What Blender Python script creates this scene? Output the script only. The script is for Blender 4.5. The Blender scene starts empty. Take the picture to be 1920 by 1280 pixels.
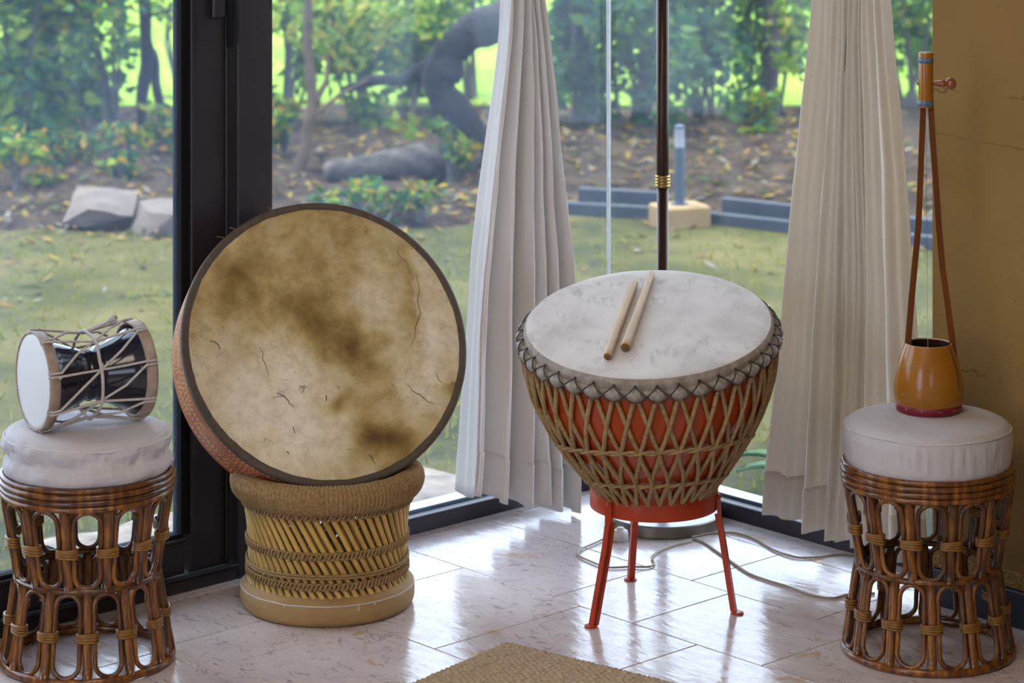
import bpy, math, random
import numpy as np
from mathutils import Vector, Matrix, noise as mnoise

random.seed(7)
PI = math.pi
SC = bpy.context.scene
COL = SC.collection

# ------------------------------------------------------------------ camera, sky, sun, lights, exposure
F_PX, CAM_H, Y_HOR = 4930.0, 1.8, -400.0          # focal length, eye height, horizon row (above the frame: lens shift)
cam_d = bpy.data.cameras.new('camera')
cam = bpy.data.objects.new('camera', cam_d)
COL.objects.link(cam)
cam.location = (0, 0, CAM_H)
cam.rotation_euler = (PI / 2, 0, 0)
cam_d.sensor_width = 36.0
cam_d.lens = 36.0 * F_PX / 1920.0
cam_d.shift_y = -(640.0 - Y_HOR) / 1920.0
cam_d.clip_start = 0.05
cam_d.clip_end = 300
cam_d.dof.use_dof = True
cam_d.dof.focus_distance = 5.7
cam_d.dof.aperture_fstop = 5.0
SC.camera = cam

world = bpy.data.worlds.new('sky')
SC.world = world
world.use_nodes = True
bg = world.node_tree.nodes['Background']
bg.inputs[0].default_value = (0.72, 0.82, 1.0, 1)
bg.inputs[1].default_value = 5.0


def lamp(name, kind, loc, direction, energy, color, size=None, size_y=None, angle=None):
    d = bpy.data.lights.new(name, kind)
    d.energy = energy
    d.color = color
    if kind == 'AREA':
        d.shape = 'RECTANGLE'
        d.size = size
        d.size_y = size_y
    if angle is not None:
        d.angle = angle
    o = bpy.data.objects.new(name, d)
    COL.objects.link(o)
    o.location = loc
    o.rotation_euler = Vector(direction).to_track_quat('-Z', 'Y').to_euler()
    return o


lamp('sun', 'SUN', (0, 0, 20), (0.20, -0.12, -0.97), 6.5, (1.0, 0.93, 0.80), angle=0.03)
# daylight through the openings behind the camera, and an added warm overhead fill
lamp('daylight_side_window', 'AREA', (-3.15, 0.55, 1.75), (0.50, 0.80, -0.22), 13, (1.0, 0.92, 0.80), 1.9, 1.5)
lamp('overhead_fill', 'AREA', (-0.2, 3.6, 2.58), (0.0, 0.25, -1.0), 31, (1.0, 0.84, 0.64), 1.2, 1.2)

SC.view_settings.view_transform = 'Standard'
SC.view_settings.look = 'None'
SC.view_settings.gamma = 1.0
SC.view_settings.use_curve_mapping = False
SC.view_settings.exposure = 0.0
SC.cycles.use_denoising = True
SC.cycles.max_bounces = 10
SC.cycles.transparent_max_bounces = 24
SC.cycles.sample_clamp_indirect = 6.0
SC.cycles.caustics_reflective = False
SC.cycles.caustics_refractive = False

# ------------------------------------------------------------------ coordinates
CX, CY = 0.24733, 6.77405                        # the glass corner of the room on the floor
TH = math.atan2(-0.736, 0.677)
CT, ST = math.cos(TH), math.sin(TH)


def L(x, y, z=0.0):
    """room coordinates (x along the right wall, -y along the left wall, origin at the corner) to world"""
    return Vector((CX + x * CT - y * ST, CY + x * ST + y * CT, z))


def at(px, py, z=0.0):
    """the point at height z seen at a pixel of the photograph"""
    d = F_PX * (CAM_H - z) / (py - Y_HOR)
    return Vector(((px - 960) / F_PX * d, d, z))


def seen(px, py, d):
    return Vector(((px - 960) / F_PX * d, d, CAM_H - (py - Y_HOR) / F_PX * d))


def on_plane(px, py, axis, val):
    """room coordinates where the ray of a pixel meets the plane x = val or y = val"""
    r = seen(px, py, 1.0)
    dx, dy, dz = r.x, 1.0, r.z - CAM_H
    lx0 = (0 - CX) * CT + (0 - CY) * ST
    ly0 = -(0 - CX) * ST + (0 - CY) * CT
    ldx = dx * CT + dy * ST
    ldy = -dx * ST + dy * CT
    t = (val - lx0) / ldx if axis == 'x' else (val - ly0) / ldy
    return lx0 + t * ldx, ly0 + t * ldy, CAM_H + t * dz


# ------------------------------------------------------------------ mesh helper
class MB:
    def __init__(self):
        self.v, self.f, self.c = [], [], []

    def add(self, verts, faces, cols=None):
        o = len(self.v)
        self.v += [tuple(p) for p in verts]
        self.f += [tuple(i + o for i in fc) for fc in faces]
        if cols is not None:
            self.c += cols
        return self

    def box(self, x0, x1, y0, y1, z0, z1, bev=0.0, cols=None):
        b = min(bev, (x1 - x0) / 3, (y1 - y0) / 3, (z1 - z0) / 3)
        if b <= 0:
            v = [(x, y, z) for z in (z0, z1) for y in (y0, y1) for x in (x0, x1)]
            f = [(0, 2, 3, 1), (4, 5, 7, 6), (0, 1, 5, 4), (2, 6, 7, 3), (0, 4, 6, 2), (1, 3, 7, 5)]
            return self.add(v, f, cols)
        v, f = [], []

        def vid(p):
            v.append(p)
            return len(v) - 1
        xs, ys, zs = (x0, x1), (y0, y1), (z0, z1)
        sg = (1, -1)
        idx = {}
        for i in (0, 1):
            for j in (0, 1):
                for k in (0, 1):
                    X, Y, Z = xs[i], ys[j], zs[k]
                    a, c, d = sg[i] * b, sg[j] * b, sg[k] * b
                    idx[i, j, k, 'x'] = vid((X, Y + c, Z + d))
                    idx[i, j, k, 'y'] = vid((X + a, Y, Z + d))
                    idx[i, j, k, 'z'] = vid((X + a, Y + c, Z))
        def quad(q, flip):
            f.append(tuple(q[::-1]) if flip else tuple(q))
        for s in (0, 1):
            quad([idx[s, 0, 0, 'x'], idx[s, 1, 0, 'x'], idx[s, 1, 1, 'x'], idx[s, 0, 1, 'x']], s == 0)
            quad([idx[0, s, 0, 'y'], idx[0, s, 1, 'y'], idx[1, s, 1, 'y'], idx[1, s, 0, 'y']], s == 0)
            quad([idx[0, 0, s, 'z'], idx[1, 0, s, 'z'], idx[1, 1, s, 'z'], idx[0, 1, s, 'z']], s == 0)
        for i in (0, 1):
            for j in (0, 1):
                quad([idx[i, j, 0, 'x'], idx[i, j, 0, 'y'], idx[i, j, 1, 'y'], idx[i, j, 1, 'x']], (i + j) % 2 == 0)
                quad([idx[i, 0, j, 'x'], idx[i, 0, j, 'z'], idx[i, 1, j, 'z'], idx[i, 1, j, 'x']], (i + j) % 2 == 1)
                quad([idx[0, i, j, 'y'], idx[0, i, j, 'z'], idx[1, i, j, 'z'], idx[1, i, j, 'y']], (i + j) % 2 == 0)
        for i in (0, 1):
            for j in (0, 1):
                for k in (0, 1):
                    quad([idx[i, j, k, 'x'], idx[i, j, k, 'y'], idx[i, j, k, 'z']], (i + j + k) % 2 == 0)
        return self.add(v, f, cols)

    def tube(self, pts, r, n=8, closed=False, flat=1.0, up=None):
        pts = [Vector(p) for p in pts]
        m = len(pts)
        rad = r if hasattr(r, '__len__') else [r] * m
        tang = []
        for i in range(m):
            if closed:
                t = pts[(i + 1) % m] - pts[i - 1]
            else:
                t = pts[min(i + 1, m - 1)] - pts[max(i - 1, 0)]
            tang.append(t.normalized() if t.length > 1e-9 else Vector((0, 0, 1)))
        a = Vector(up) if up is not None else (Vector((0, 0, 1)) if abs(tang[0].z) < 0.9 else Vector((1, 0, 0)))
        nrm = (a - tang[0] * a.dot(tang[0])).normalized()
        v, f = [], []
        for i in range(m):
            if up is not None:
                nrm = Vector(up) if not callable(up) else up(i)
            nrm = nrm - tang[i] * nrm.dot(tang[i])
            nrm.normalize()
            bn = tang[i].cross(nrm)
            for k in range(n):
                w = 2 * PI * k / n
                v.append(pts[i] + nrm * (math.cos(w) * rad[i] * flat) + bn * (math.sin(w) * rad[i]))
        last = m if closed else m - 1
        for i in range(last):
            j = (i + 1) % m
            for k in range(n):
                k2 = (k + 1) % n
                f.append((i * n + k, j * n + k, j * n + k2, i * n + k2)[::-1])
        if not closed:
            f.append(tuple(range(n)))
            f.append(tuple(range((m - 1) * n, m * n))[::-1])
        return self.add(v, f)

    def lathe(self, prof, n=48, cap0=True, cap1=True, fn=None):
        v, f = [], []
        m = len(prof)
        for (r, z) in prof:
            for k in range(n):
                w = 2 * PI * k / n
                p = (r * math.cos(w), r * math.sin(w), z)
                v.append(fn(p, r, w, z) if fn else p)
        for i in range(m - 1):
            for k in range(n):
                k2 = (k + 1) % n
                f.append((i * n + k, i * n + k2, (i + 1) * n + k2, (i + 1) * n + k))
        if cap0 and prof[0][0] > 1e-6:
            f.append(tuple(range(n))[::-1])
        if cap1 and prof[-1][0] > 1e-6:
            f.append(tuple(range((m - 1) * n, m * n)))
        return self.add(v, f)

    def ball(self, c, rx, ry, rz, nu=16, nv=10, M=None):
        v, f = [], []
        for j in range(nv + 1):
            p = PI * j / nv
            for k in range(nu):
                w = 2 * PI * k / nu
                q = Vector((rx * math.sin(p) * math.cos(w), ry * math.sin(p) * math.sin(w), rz * math.cos(p)))
                if M is not None:
                    q = M @ q
                v.append(Vector(c) + q)
        for j in range(nv):
            for k in range(nu):
                k2 = (k + 1) % nu
                f.append((j * nu + k, (j + 1) * nu + k, (j + 1) * nu + k2, j * nu + k2))
        return self.add(v, f)

    def grid(self, fn, nu, nv):
        """fn(i, j) -> point on a (nu+1) x (nv+1) net"""
        v = [fn(i, j) for j in range(nv + 1) for i in range(nu + 1)]
        f = []
        for j in range(nv):
            for i in range(nu):
                a = j * (nu + 1) + i
                f.append((a, a + 1, a + nu + 2, a + nu + 1))
        return self.add(v, f)

    def build(self, name, material, parent=None, loc=None, rot=None, smooth=True, thick=None):
        me = bpy.data.meshes.new(name)
        me.from_pydata(self.v, [], self.f)
        me.validate()
        me.update()
        if self.c:
            ca = me.color_attributes.new('tint', 'FLOAT_COLOR', 'POINT')
            arr = np.array(self.c, dtype=np.float32)
            if arr.shape[1] == 3:
                arr = np.hstack([arr, np.ones((len(arr), 1), np.float32)])
            ca.data.foreach_set('color', arr.ravel())
        if smooth:
            me.polygons.foreach_set('use_smooth', [True] * len(me.polygons))
            if smooth == 'auto':
                me.set_sharp_from_angle(angle=math.radians(38))
        if material:
            me.materials.append(material)
        o = bpy.data.objects.new(name, me)
        COL.objects.link(o)
        if parent is not None:
            o.parent = parent
        if loc is not None:
            o.location = loc
        if rot is not None:
            o.rotation_euler = rot
        if thick:
            md = o.modifiers.new('thickness', 'SOLIDIFY')
            md.thickness = thick
            md.offset = 0
        return o


def tag(o, label=None, cat=None, group=None, kind=None):
    if label:
        o['label'] = label
    if cat:
        o['category'] = cat
    if group:
        o['group'] = group
    if kind:
        o['kind'] = kind
    return o


def thing(name, label, cat, loc, rot=(0, 0, 0), group=None):
    o = bpy.data.objects.new(name, None)
    o.empty_display_size = 0.05
    COL.objects.link(o)
    o.location = loc
    o.rotation_euler = rot
    return tag(o, label, cat, group)


def copy_part(o, parent, rotz=0.0, loc=None):
    c = o.copy()
    COL.objects.link(c)
    c.parent = parent
    c.rotation_euler = (o.rotation_euler.x, o.rotation_euler.y, o.rotation_euler.z + rotz)
    if loc is not None:
        c.location = loc
    return c


def copy_tree(o, parent=None):
    c = o.copy()
    COL.objects.link(c)
    if parent is not None:
        c.parent = parent
    for ch in list(o.children):
        copy_tree(ch, c)
    return c


def in_room(o, label=None, cat=None, kind='structure'):
    """place a mesh built in room coordinates"""
    o.location = (CX, CY, 0)
    o.rotation_euler = (0, 0, TH)
    return tag(o, label, cat, kind=kind)


# ------------------------------------------------------------------ materials
class NT:
    def __init__(self, name):
        self.m = bpy.data.materials.new(name)
        self.m.use_nodes = True
        self.t = self.m.node_tree
        self.n = self.t.nodes
        self.b = self.n['Principled BSDF']
        self.out = self.n['Material Output']

    def link(self, a, b):
        self.t.links.new(a, b)

    def node(self, typ, **kw):
        nd = self.n.new(typ)
        for k, v in kw.items():
            setattr(nd, k, v)
        return nd

    def coord(self, scale=(1, 1, 1), rot=(0, 0, 0), out='Object'):
        tc = self.node('ShaderNodeTexCoord')
        mp = self.node('ShaderNodeMapping')
        mp.inputs['Scale'].default_value = scale
        mp.inputs['Rotation'].default_value = rot
        self.link(tc.outputs[out], mp.inputs['Vector'])
        return mp.outputs[0]

    def noise(self, vec=None, scale=5.0, detail=3.0, rough=0.55, dist=0.0):
        nd = self.node('ShaderNodeTexNoise')
        nd.inputs['Scale'].default_value = scale
        nd.inputs['Detail'].default_value = detail
        nd.inputs['Roughness'].default_value = rough
        nd.inputs['Distortion'].default_value = dist
        if vec is not None:
            self.link(vec, nd.inputs['Vector'])
        return nd.outputs['Fac']

    def ramp(self, fac, stops, interp='LINEAR'):
        nd = self.node('ShaderNodeValToRGB')
        cr = nd.color_ramp
        cr.interpolation = interp
        while len(cr.elements) < len(stops):
            cr.elements.new(0.5)
        for e, (p, c) in zip(cr.elements, stops):
            e.position = p
            e.color = (c[0], c[1], c[2], 1) if hasattr(c, '__len__') else (c, c, c, 1)
        self.link(fac, nd.inputs[0])
        return nd.outputs[0]

    def mix(self, fac, a, b, mode='MIX'):
        nd = self.node('ShaderNodeMix', data_type='RGBA', blend_type=mode)
        for sock, val in ((0, fac), (6, a), (7, b)):
            if isinstance(val, bpy.types.NodeSocket):
                self.link(val, nd.inputs[sock])
            elif hasattr(val, '__len__'):
                nd.inputs[sock].default_value = (val[0], val[1], val[2], 1)
            else:
                nd.inputs[sock].default_value = val
        return nd.outputs[2]

    def math(self, op, a, b=0.0, c=0.0):
        nd = self.node('ShaderNodeMath', operation=op)
        for i, val in enumerate((a, b, c)):
            if isinstance(val, bpy.types.NodeSocket):
                self.link(val, nd.inputs[i])
            else:
                nd.inputs[i].default_value = val
        return nd.outputs[0]

    def attr(self, name='tint'):
        nd = self.node('ShaderNodeAttribute', attribute_name=name)
        return nd.outputs['Color']

    def rand(self):
        return self.node('ShaderNodeObjectInfo').outputs['Random']

    def bump(self, h, strength=0.3, dist=0.002):
        nd = self.node('ShaderNodeBump')
        nd.inputs['Strength'].default_value = strength
        nd.inputs['Distance'].default_value = dist
        self.link(h, nd.inputs['Height'])
        self.link(nd.outputs[0], self.b.inputs['Normal'])
        return nd.outputs[0]

    def set(self, color=None, rough=None, metal=None, spec=None, coat=None, sheen=None):
        for key, val in (('Base Color', color), ('Roughness', rough), ('Metallic', metal),
                         ('Specular IOR Level', spec), ('Coat Weight', coat), ('Sheen Weight', sheen)):
            if val is None:
                continue
            if isinstance(val, bpy.types.NodeSocket):
                self.link(val, self.b.inputs[key])
            elif hasattr(val, '__len__'):
                self.b.inputs[key].default_value = (val[0], val[1], val[2], 1)
            else:
                self.b.inputs[key].default_value = val
        return self


def simple(name, c1, c2=None, scale=30, rough=0.5, bump=0.0, bdist=0.001, stretch=(1, 1, 1), metal=0, spec=0.5, coat=0, detail=3):
    t = NT(name)
    v = t.coord(stretch)
    n = t.noise(v, scale, detail)
    c2 = c2 or tuple(x * 0.85 for x in c1)
    t.set(t.ramp(n, [(0.32, c1), (0.68, c2)]), rough, metal, spec, coat)
    if bump:
        t.bump(n, bump, bdist)
    return t.m


M = {}


def make_materials():
    # polished marble floor: pale pinkish stone, cloudy patches, dark flecks, ochre stains
    t = NT('marble_floor')
    v = t.coord()
    tint = t.attr()
    wob = t.noise(v, 3.0, 4, 0.6, 0.6)
    base = t.ramp(wob, [(0.28, (0.53, 0.44, 0.44)), (0.5, (0.66, 0.575, 0.565)), (0.72, (0.74, 0.68, 0.67))])
    base = t.mix(0.55, base, tint, 'MULTIPLY')
    rose = t.ramp(t.noise(t.coord((1, 1.6, 1)), 5.5, 5, 0.65, 1.5), [(0.60, 0.0), (0.72, 1.0)])
    base = t.mix(t.math('MULTIPLY', rose, 0.45), base, (0.40, 0.27, 0.28))
    flecks = t.ramp(t.noise(t.coord((9, 26, 1), (0, 0, 0.82)), 2.6, 5, 0.62, 0.8), [(0.585, 0.0), (0.67, 1.0)])
    base = t.mix(t.math('MULTIPLY', flecks, 0.62), base, (0.17, 0.135, 0.15))
    och = t.math('MULTIPLY', t.ramp(t.noise(v, 11, 2, 0.5, 0.3), [(0.62, 0.0), (0.68, 1.0)]),
                 t.ramp(t.noise(v, 2.1, 2), [(0.47, 0.0), (0.55, 1.0)]))
    base = t.mix(t.math('MULTIPLY', och, 0.7), base, (0.52, 0.31, 0.10))
    vein = t.ramp(t.math('ABSOLUTE', t.math('SUBTRACT', t.noise(v, 2.4, 5, 0.6, 1.2), 0.5)), [(0.0, 1.0), (0.006, 0.0)])
    base = t.mix(t.math('MULTIPLY', vein, 0.5), base, (0.25, 0.19, 0.20))
    rg = t.ramp(t.noise(t.coord((2, 5, 1), (0, 0, 0.82)), 7, 4, 0.6), [(0.3, 0.09), (0.75, 0.27)])
    t.set(base, rg, spec=0.62)
    t.bump(t.noise(t.coord((2, 6, 1), (0, 0, 0.82)), 4.5, 4, 0.6, 0.4), 0.32, 0.004)
    M['marble'] = t.m
    M['grout'] = simple('grout', (0.22, 0.17, 0.16), rough=0.9)

    M['frame'] = simple('dark_aluminium', (0.026, 0.021, 0.028), (0.032, 0.026, 0.033), 4, 0.38, metal=0.25)
    M['gasket'] = simple('rubber_gasket', (0.008, 0.008, 0.012), rough=0.8, spec=0.15)
    M['sill'] = simple('white_sill', (0.72, 0.72, 0.74), (0.66, 0.66, 0.69), 14, 0.4)
    M['plaster'] = None
    # ochre rendered concrete with cracks and pits
    t = NT('ochre_render')
    v = t.coord((1, 1, 1))
    big = t.noise(v, 2.2, 5, 0.6)
    col = t.ramp(big, [(0.3, (0.215, 0.122, 0.036)), (0.7, (0.275, 0.163, 0.054))])
    sep = t.node('ShaderNodeSeparateXYZ')
    t.link(v, sep.inputs[0])
    wv = t.math('MULTIPLY', t.math('SUBTRACT', t.noise(t.coord((1, 1, 2)), 5, 5, 0.7), 0.5), 0.10)
    patch = t.ramp(t.noise(v, 6.5, 3), [(0.44, 0.0), (0.56, 1.0)])
    tot = None
    for z0, wd in ((1.135, 0.006), (1.03, 0.004), (0.52, 0.003), (0.235, 0.006), (1.62, 0.004)):
        dz = t.math('ABSOLUTE', t.math('SUBTRACT', t.math('ADD', sep.outputs[2], wv), z0))
        ln = t.math('LESS_THAN', dz, wd * 0.55)
        tot = ln if tot is None else t.math('MAXIMUM', tot, ln)
    pits = t.ramp(t.noise(v, 55, 3, 0.6), [(0.70, 0.0), (0.74, 1.0)])
    dark = t.math('MAXIMUM', t.math('MULTIPLY', tot, patch), t.math('MULTIPLY', pits, 0.6))
    col = t.mix(t.math('MULTIPLY', dark, 0.6), col, (0.10, 0.06, 0.02))
    t.set(col, 0.85, spec=0.2)
    hgt = t.math('SUBTRACT', t.math('ADD', t.noise(v, 9, 6, 0.65), t.math('MULTIPLY', t.noise(v, 70, 2), 0.2)), t.math('MULTIPLY', dark, 0.8))
    t.bump(hgt, 0.35, 0.006)
    M['ochre'] = t.m
    M['rough_strip'] = simple('rough_straw_plaster', (0.42, 0.26, 0.07), (0.16, 0.085, 0.02), 130, 0.95, 0.9, 0.006)
    M['blue_base'] = simple('navy_baseboard', (0.020, 0.024, 0.042), (0.026, 0.030, 0.050), 6, 0.45)
    M['white_wall'] = simple('white_plaster', (0.62, 0.55, 0.47), (0.58, 0.51, 0.43), 3, 0.9)

    # window glass: clear with dust and wiped streaks, tinted blue to paint in reflected haze
    for key, lo, hi in (('glass', 0.004, 0.036), ('glass_dusty', 0.008, 0.055)):
        t = NT('dusty_' + key)
        t.n.remove(t.b)
        v = t.coord((1, 1, 1))
        cloud = t.noise(v, 1.3, 3, 0.5, 0.6)
        streak = t.noise(t.coord((9, 9, 0.35)), 1.5, 3, 0.6)
        spk = t.ramp(t.noise(v, 160, 1), [(0.72, 0.0), (0.78, 1.0)])
        fac = t.math('MULTIPLY', t.ramp(cloud, [(0.30, 0.25), (0.72, 1.0)]), t.ramp(streak, [(0.3, 0.55), (0.75, 1.0)]))
        fac = t.math('ADD', t.math('MULTIPLY', fac, hi - lo), lo)
        fac = t.math('ADD', fac, t.math('MULTIPLY', spk, 0.05))
        tr = t.node('ShaderNodeBsdfTransparent')
        tr.inputs[0].default_value = (0.94, 0.97, 0.98, 1)
        tl = t.node('ShaderNodeBsdfTranslucent')
        tl.inputs[0].default_value = (0.50, 0.66, 0.92, 1)
        mx = t.node('ShaderNodeMixShader')
        t.link(fac, mx.inputs[0])
        t.link(tr.outputs[0], mx.inputs[1])
        t.link(tl.outputs[0], mx.inputs[2])
        gl = t.node('ShaderNodeBsdfGlossy')
        gl.inputs['Roughness'].default_value = 0.02
        fr = t.node('ShaderNodeFresnel')
        fr.inputs[0].default_value = 1.18
        mx2 = t.node('ShaderNodeMixShader')
        t.link(fr.outputs[0], mx2.inputs[0])
        t.link(mx.outputs[0], mx2.inputs[1])
        t.link(gl.outputs[0], mx2.inputs[2])
        t.link(mx2.outputs[0], t.out.inputs[0])
        M[key] = t.m
    M['glass_edge'] = simple('glass_edge_silicone', (0.86, 0.90, 0.92), rough=0.25)

    # rattan
    t = NT('dark_rattan')
    v = t.coord((1, 1, 0.16))
    n = t.noise(v, 70, 4, 0.6)
    col = t.ramp(n, [(0.30, (0.034, 0.010, 0.003)), (0.50, (0.15, 0.047, 0.007)), (0.72, (0.38, 0.150, 0.016))])
    r2 = t.ramp(t.rand(), [(0.0, 0.55), (1.0, 1.15)])
    col = t.mix(1.0, col, r2, 'MULTIPLY')
    t.set(col, 0.30, spec=0.5, coat=0.25)
    t.bump(n, 0.25, 0.001)
    M['cane'] = t.m
    t = NT('cane_binding')
    n = t.noise(t.coord(), 60, 3)
    t.set(t.ramp(n, [(0.3, (0.15, 0.062, 0.010)), (0.7, (0.30, 0.14, 0.02))]), 0.35)
    M['binding'] = t.m

    # white cotton
    def cotton(name, c, sheen=0.0, wr=0.25, trans=0.0):
        t = NT(name)
        v = t.coord()
        weave = t.noise(v, 420, 2)
        cr = t.noise(v, 22, 5, 0.6, 0.8)
        t.set(t.mix(t.math('MULTIPLY', t.noise(v, 9, 4), 0.35), c, tuple(x * 0.84 for x in c)), 0.9, spec=0.15, sheen=sheen)
        t.bump(t.math('ADD', t.math('MULTIPLY', weave, 0.15), cr), wr, 0.004)
        if trans:
            tl = t.node('ShaderNodeBsdfTranslucent')
            tl.inputs[0].default_value = (c[0], c[1], c[2], 1)
            mx = t.node('ShaderNodeMixShader')
            mx.inputs[0].default_value = trans
            t.link(t.b.outputs[0], mx.inputs[1])
            t.link(tl.outputs[0], mx.inputs[2])
            t.link(mx.outputs[0], t.out.inputs[0])
        return t.m
    M['cushion'] = cotton('white_cotton_cover', (0.56, 0.525, 0.535), wr=0.5)
    M['seam'] = simple('cushion_seam', (0.66, 0.64, 0.65), rough=0.9)
    M['curtain'] = cotton('cream_curtain_cotton', (0.80, 0.76, 0.73), wr=0.3, trans=0.16)
    M['curtain_b'] = cotton('ivory_curtain_cotton', (0.81, 0.75, 0.66), wr=0.3, trans=0.24)
    M['metal'] = simple('nickel_grommet', (0.5, 0.45, 0.36), rough=0.3, metal=1)

    # hourglass drum
    M['black_gloss'] = simple('black_lacquer', (0.009, 0.010, 0.020), (0.012, 0.013, 0.026), 8, 0.16, spec=0.6)
    M['white_head'] = simple('white_skin', (0.74, 0.72, 0.71), (0.70, 0.68, 0.67), 9, 0.5)
    M['hoop'] = simple('tan_hoop', (0.40, 0.31, 0.25), (0.28, 0.20, 0.15), 45, 0.6, 0.2)
    M['cord_white'] = simple('grey_white_rope', (0.60, 0.55, 0.53), (0.44, 0.40, 0.39), 220, 0.9, 0.5)

    # frame drum
    t = NT('old_stained_skin')
    v = t.coord()
    fine = t.noise(v, 34, 7, 0.70, 0.25)
    fib = t.noise(t.coord((1, 1, 1)), 130, 4, 0.7, 0.6)
    col = t.mix(1.0, t.attr(), t.ramp(fine, [(0.28, 0.74), (0.55, 1.0), (0.8, 1.10)]), 'MULTIPLY')
    crk = t.math('MULTIPLY', t.ramp(t.noise(v, 30, 6, 0.7, 1.6), [(0.625, 0.0), (0.67, 1.0)]), t.ramp(t.noise(v, 4.5, 2), [(0.44, 0.0), (0.60, 1.0)]))
    col = t.mix(t.math('MULTIPLY', crk, 0.65), col, (0.11, 0.065, 0.02))
    t.set(col, 0.62, spec=0.25)
    t.bump(t.math('ADD', fine, t.math('MULTIPLY', fib, 0.5)), 0.35, 0.004)
    M['old_skin'] = t.m
    M['skin_edge'] = simple('dark_skin_edge', (0.105, 0.075, 0.052), (0.075, 0.052, 0.038), 60, 0.65, 0.25)
    t = NT('painted_shell')
    n = t.noise(t.coord(), 60, 4)
    t.set(t.mix(1.0, t.attr(), t.ramp(n, [(0.3, 0.8), (0.7, 1.1)]), 'MULTIPLY'), 0.42, spec=0.45)
    M['shell'] = t.m
    M['raw_wood'] = simple('raw_wood', (0.30, 0.19, 0.10), (0.22, 0.13, 0.06), 40, 0.7, 0.2)

    # basket
    M['jute'] = simple('jute_cord', (0.38, 0.24, 0.10), (0.22, 0.13, 0.05), 160, 0.9, 0.5)
    t = NT('split_bamboo')
    n = t.noise(t.coord((1, 1, 0.3)), 60, 4)
    col = t.ramp(n, [(0.3, (0.46, 0.28, 0.065)), (0.7, (0.66, 0.44, 0.13))])
    col = t.mix(1.0, col, t.ramp(t.rand(), [(0, 0.72), (1, 1.1)]), 'MULTIPLY')
    t.set(col, 0.45)
    M['bamboo'] = t.m
    M['pad'] = simple('tan_base_cover', (0.40, 0.255, 0.105), (0.33, 0.20, 0.08), 18, 0.75, 0.15, stretch=(1, 1, 3))
    M['thread'] = simple('white_thread', (0.68, 0.62, 0.62), rough=0.9)

    # kettle drum
    M['bowl'] = simple('orange_red_paint', (0.43, 0.058, 0.008), (0.35, 0.044, 0.007), 10, 0.22, 0.05, coat=0.2)
    M['stand'] = simple('red_enamel', (0.53, 0.055, 0.010), (0.43, 0.040, 0.008), 24, 0.34, 0.08)
    t = NT('pale_goat_skin')
    v = t.coord()
    cl = t.noise(v, 6, 5, 0.6, 0.4)
    col = t.ramp(cl, [(0.30, (0.48, 0.41, 0.36)), (0.5, (0.64, 0.57, 0.515)), (0.7, (0.71, 0.645, 0.595))])
    sm = t.math('MULTIPLY', t.ramp(t.noise(t.coord((1, 2.4, 1), (0, 0, 0.3)), 17, 4, 0.6, 0.5), [(0.54, 0.0), (0.68, 1.0)]), t.ramp(t.noise(v, 4, 2), [(0.36, 0.0), (0.55, 1.0)]))
    col = t.mix(t.math('MULTIPLY', sm, 0.8), col, (0.33, 0.29, 0.26))
    spk = t.ramp(t.noise(v, 75, 3, 0.6), [(0.69, 0.0), (0.75, 1.0)])
    col = t.mix(t.math('MULTIPLY', spk, 0.35), col, (0.22, 0.18, 0.15))
    t.set(col, 0.5, spec=0.35)
    t.bump(t.noise(v, 60, 4), 0.12, 0.002)
    M['goat'] = t.m
    M['lip'] = simple('worn_skin_lip', (0.38, 0.33, 0.28), (0.22, 0.18, 0.15), 50, 0.7, 0.3)
    M['bead'] = simple('grey_hide_wrap', (0.37, 0.335, 0.29), (0.17, 0.145, 0.12), 90, 0.42, 0.5, 0.002, stretch=(0.5, 3, 1))
    M['lace'] = simple('dark_lacing', (0.060, 0.042, 0.036), rough=0.8)
    M['net'] = simple('hide_rope', (0.42, 0.285, 0.125), (0.25, 0.155, 0.065), 120, 0.8, 0.4)
    M['stick'] = simple('bamboo_stick', (0.58, 0.40, 0.22), (0.46, 0.30, 0.15), 40, 0.5, 0.1, stretch=(1, 1, 0.2))
    M['stick_end'] = simple('stick_end_grain', (0.19, 0.10, 0.05), (0.12, 0.06, 0.03), 150, 0.8)

    # one string lute
    t = NT('amber_varnish')
    n = t.noise(t.coord((1, 1, 0.2)), 30, 4)
    t.set(t.ramp(n, [(0.3, (0.30, 0.108, 0.006)), (0.7, (0.36, 0.14, 0.009))]), 0.26, spec=0.4, coat=0.15)
    M['amber'] = t.m
    M['amber_dark'] = simple('dark_varnished_bamboo', (0.17, 0.052, 0.006), (0.125, 0.036, 0.005), 30, 0.5, stretch=(1, 1, 0.2), spec=0.2)
    M['inside'] = simple('dark_gourd_inside', (0.045, 0.014, 0.006), rough=0.6)
    M['rim'] = simple('polished_rim', (0.46, 0.30, 0.17), rough=0.3)
    M['crimson'] = simple('crimson_band', (0.22, 0.008, 0.030), (0.18, 0.006, 0.026), 30, 0.4)
    M['brass'] = simple('brass', (0.42, 0.27, 0.10), (0.34, 0.21, 0.07), 40, 0.3, metal=1)
    M['blue_band'] = simple('blue_metallic_band', (0.022, 0.075, 0.17), (0.16, 0.22, 0.30), 240, 0.35)
    M['peg'] = simple('reddish_peg_wood', (0.27, 0.085, 0.028), (0.21, 0.065, 0.02), 30, 0.2, coat=0.4)
    M['peg_end'] = simple('pale_end_wood', (0.62, 0.52, 0.46), rough=0.6)

    # lamp, cords, rug
    M['bronze'] = simple('dark_bronze', (0.040, 0.020, 0.014), (0.050, 0.026, 0.018), 8, 0.32, metal=0.55)
    M['steel'] = simple('brushed_steel', (0.20, 0.17, 0.14), (0.16, 0.135, 0.11), 20, 0.4, metal=0.85)
    M['steel_top'] = simple('pale_base_top', (0.40, 0.41, 0.44), rough=0.3, metal=0.2)
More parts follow.
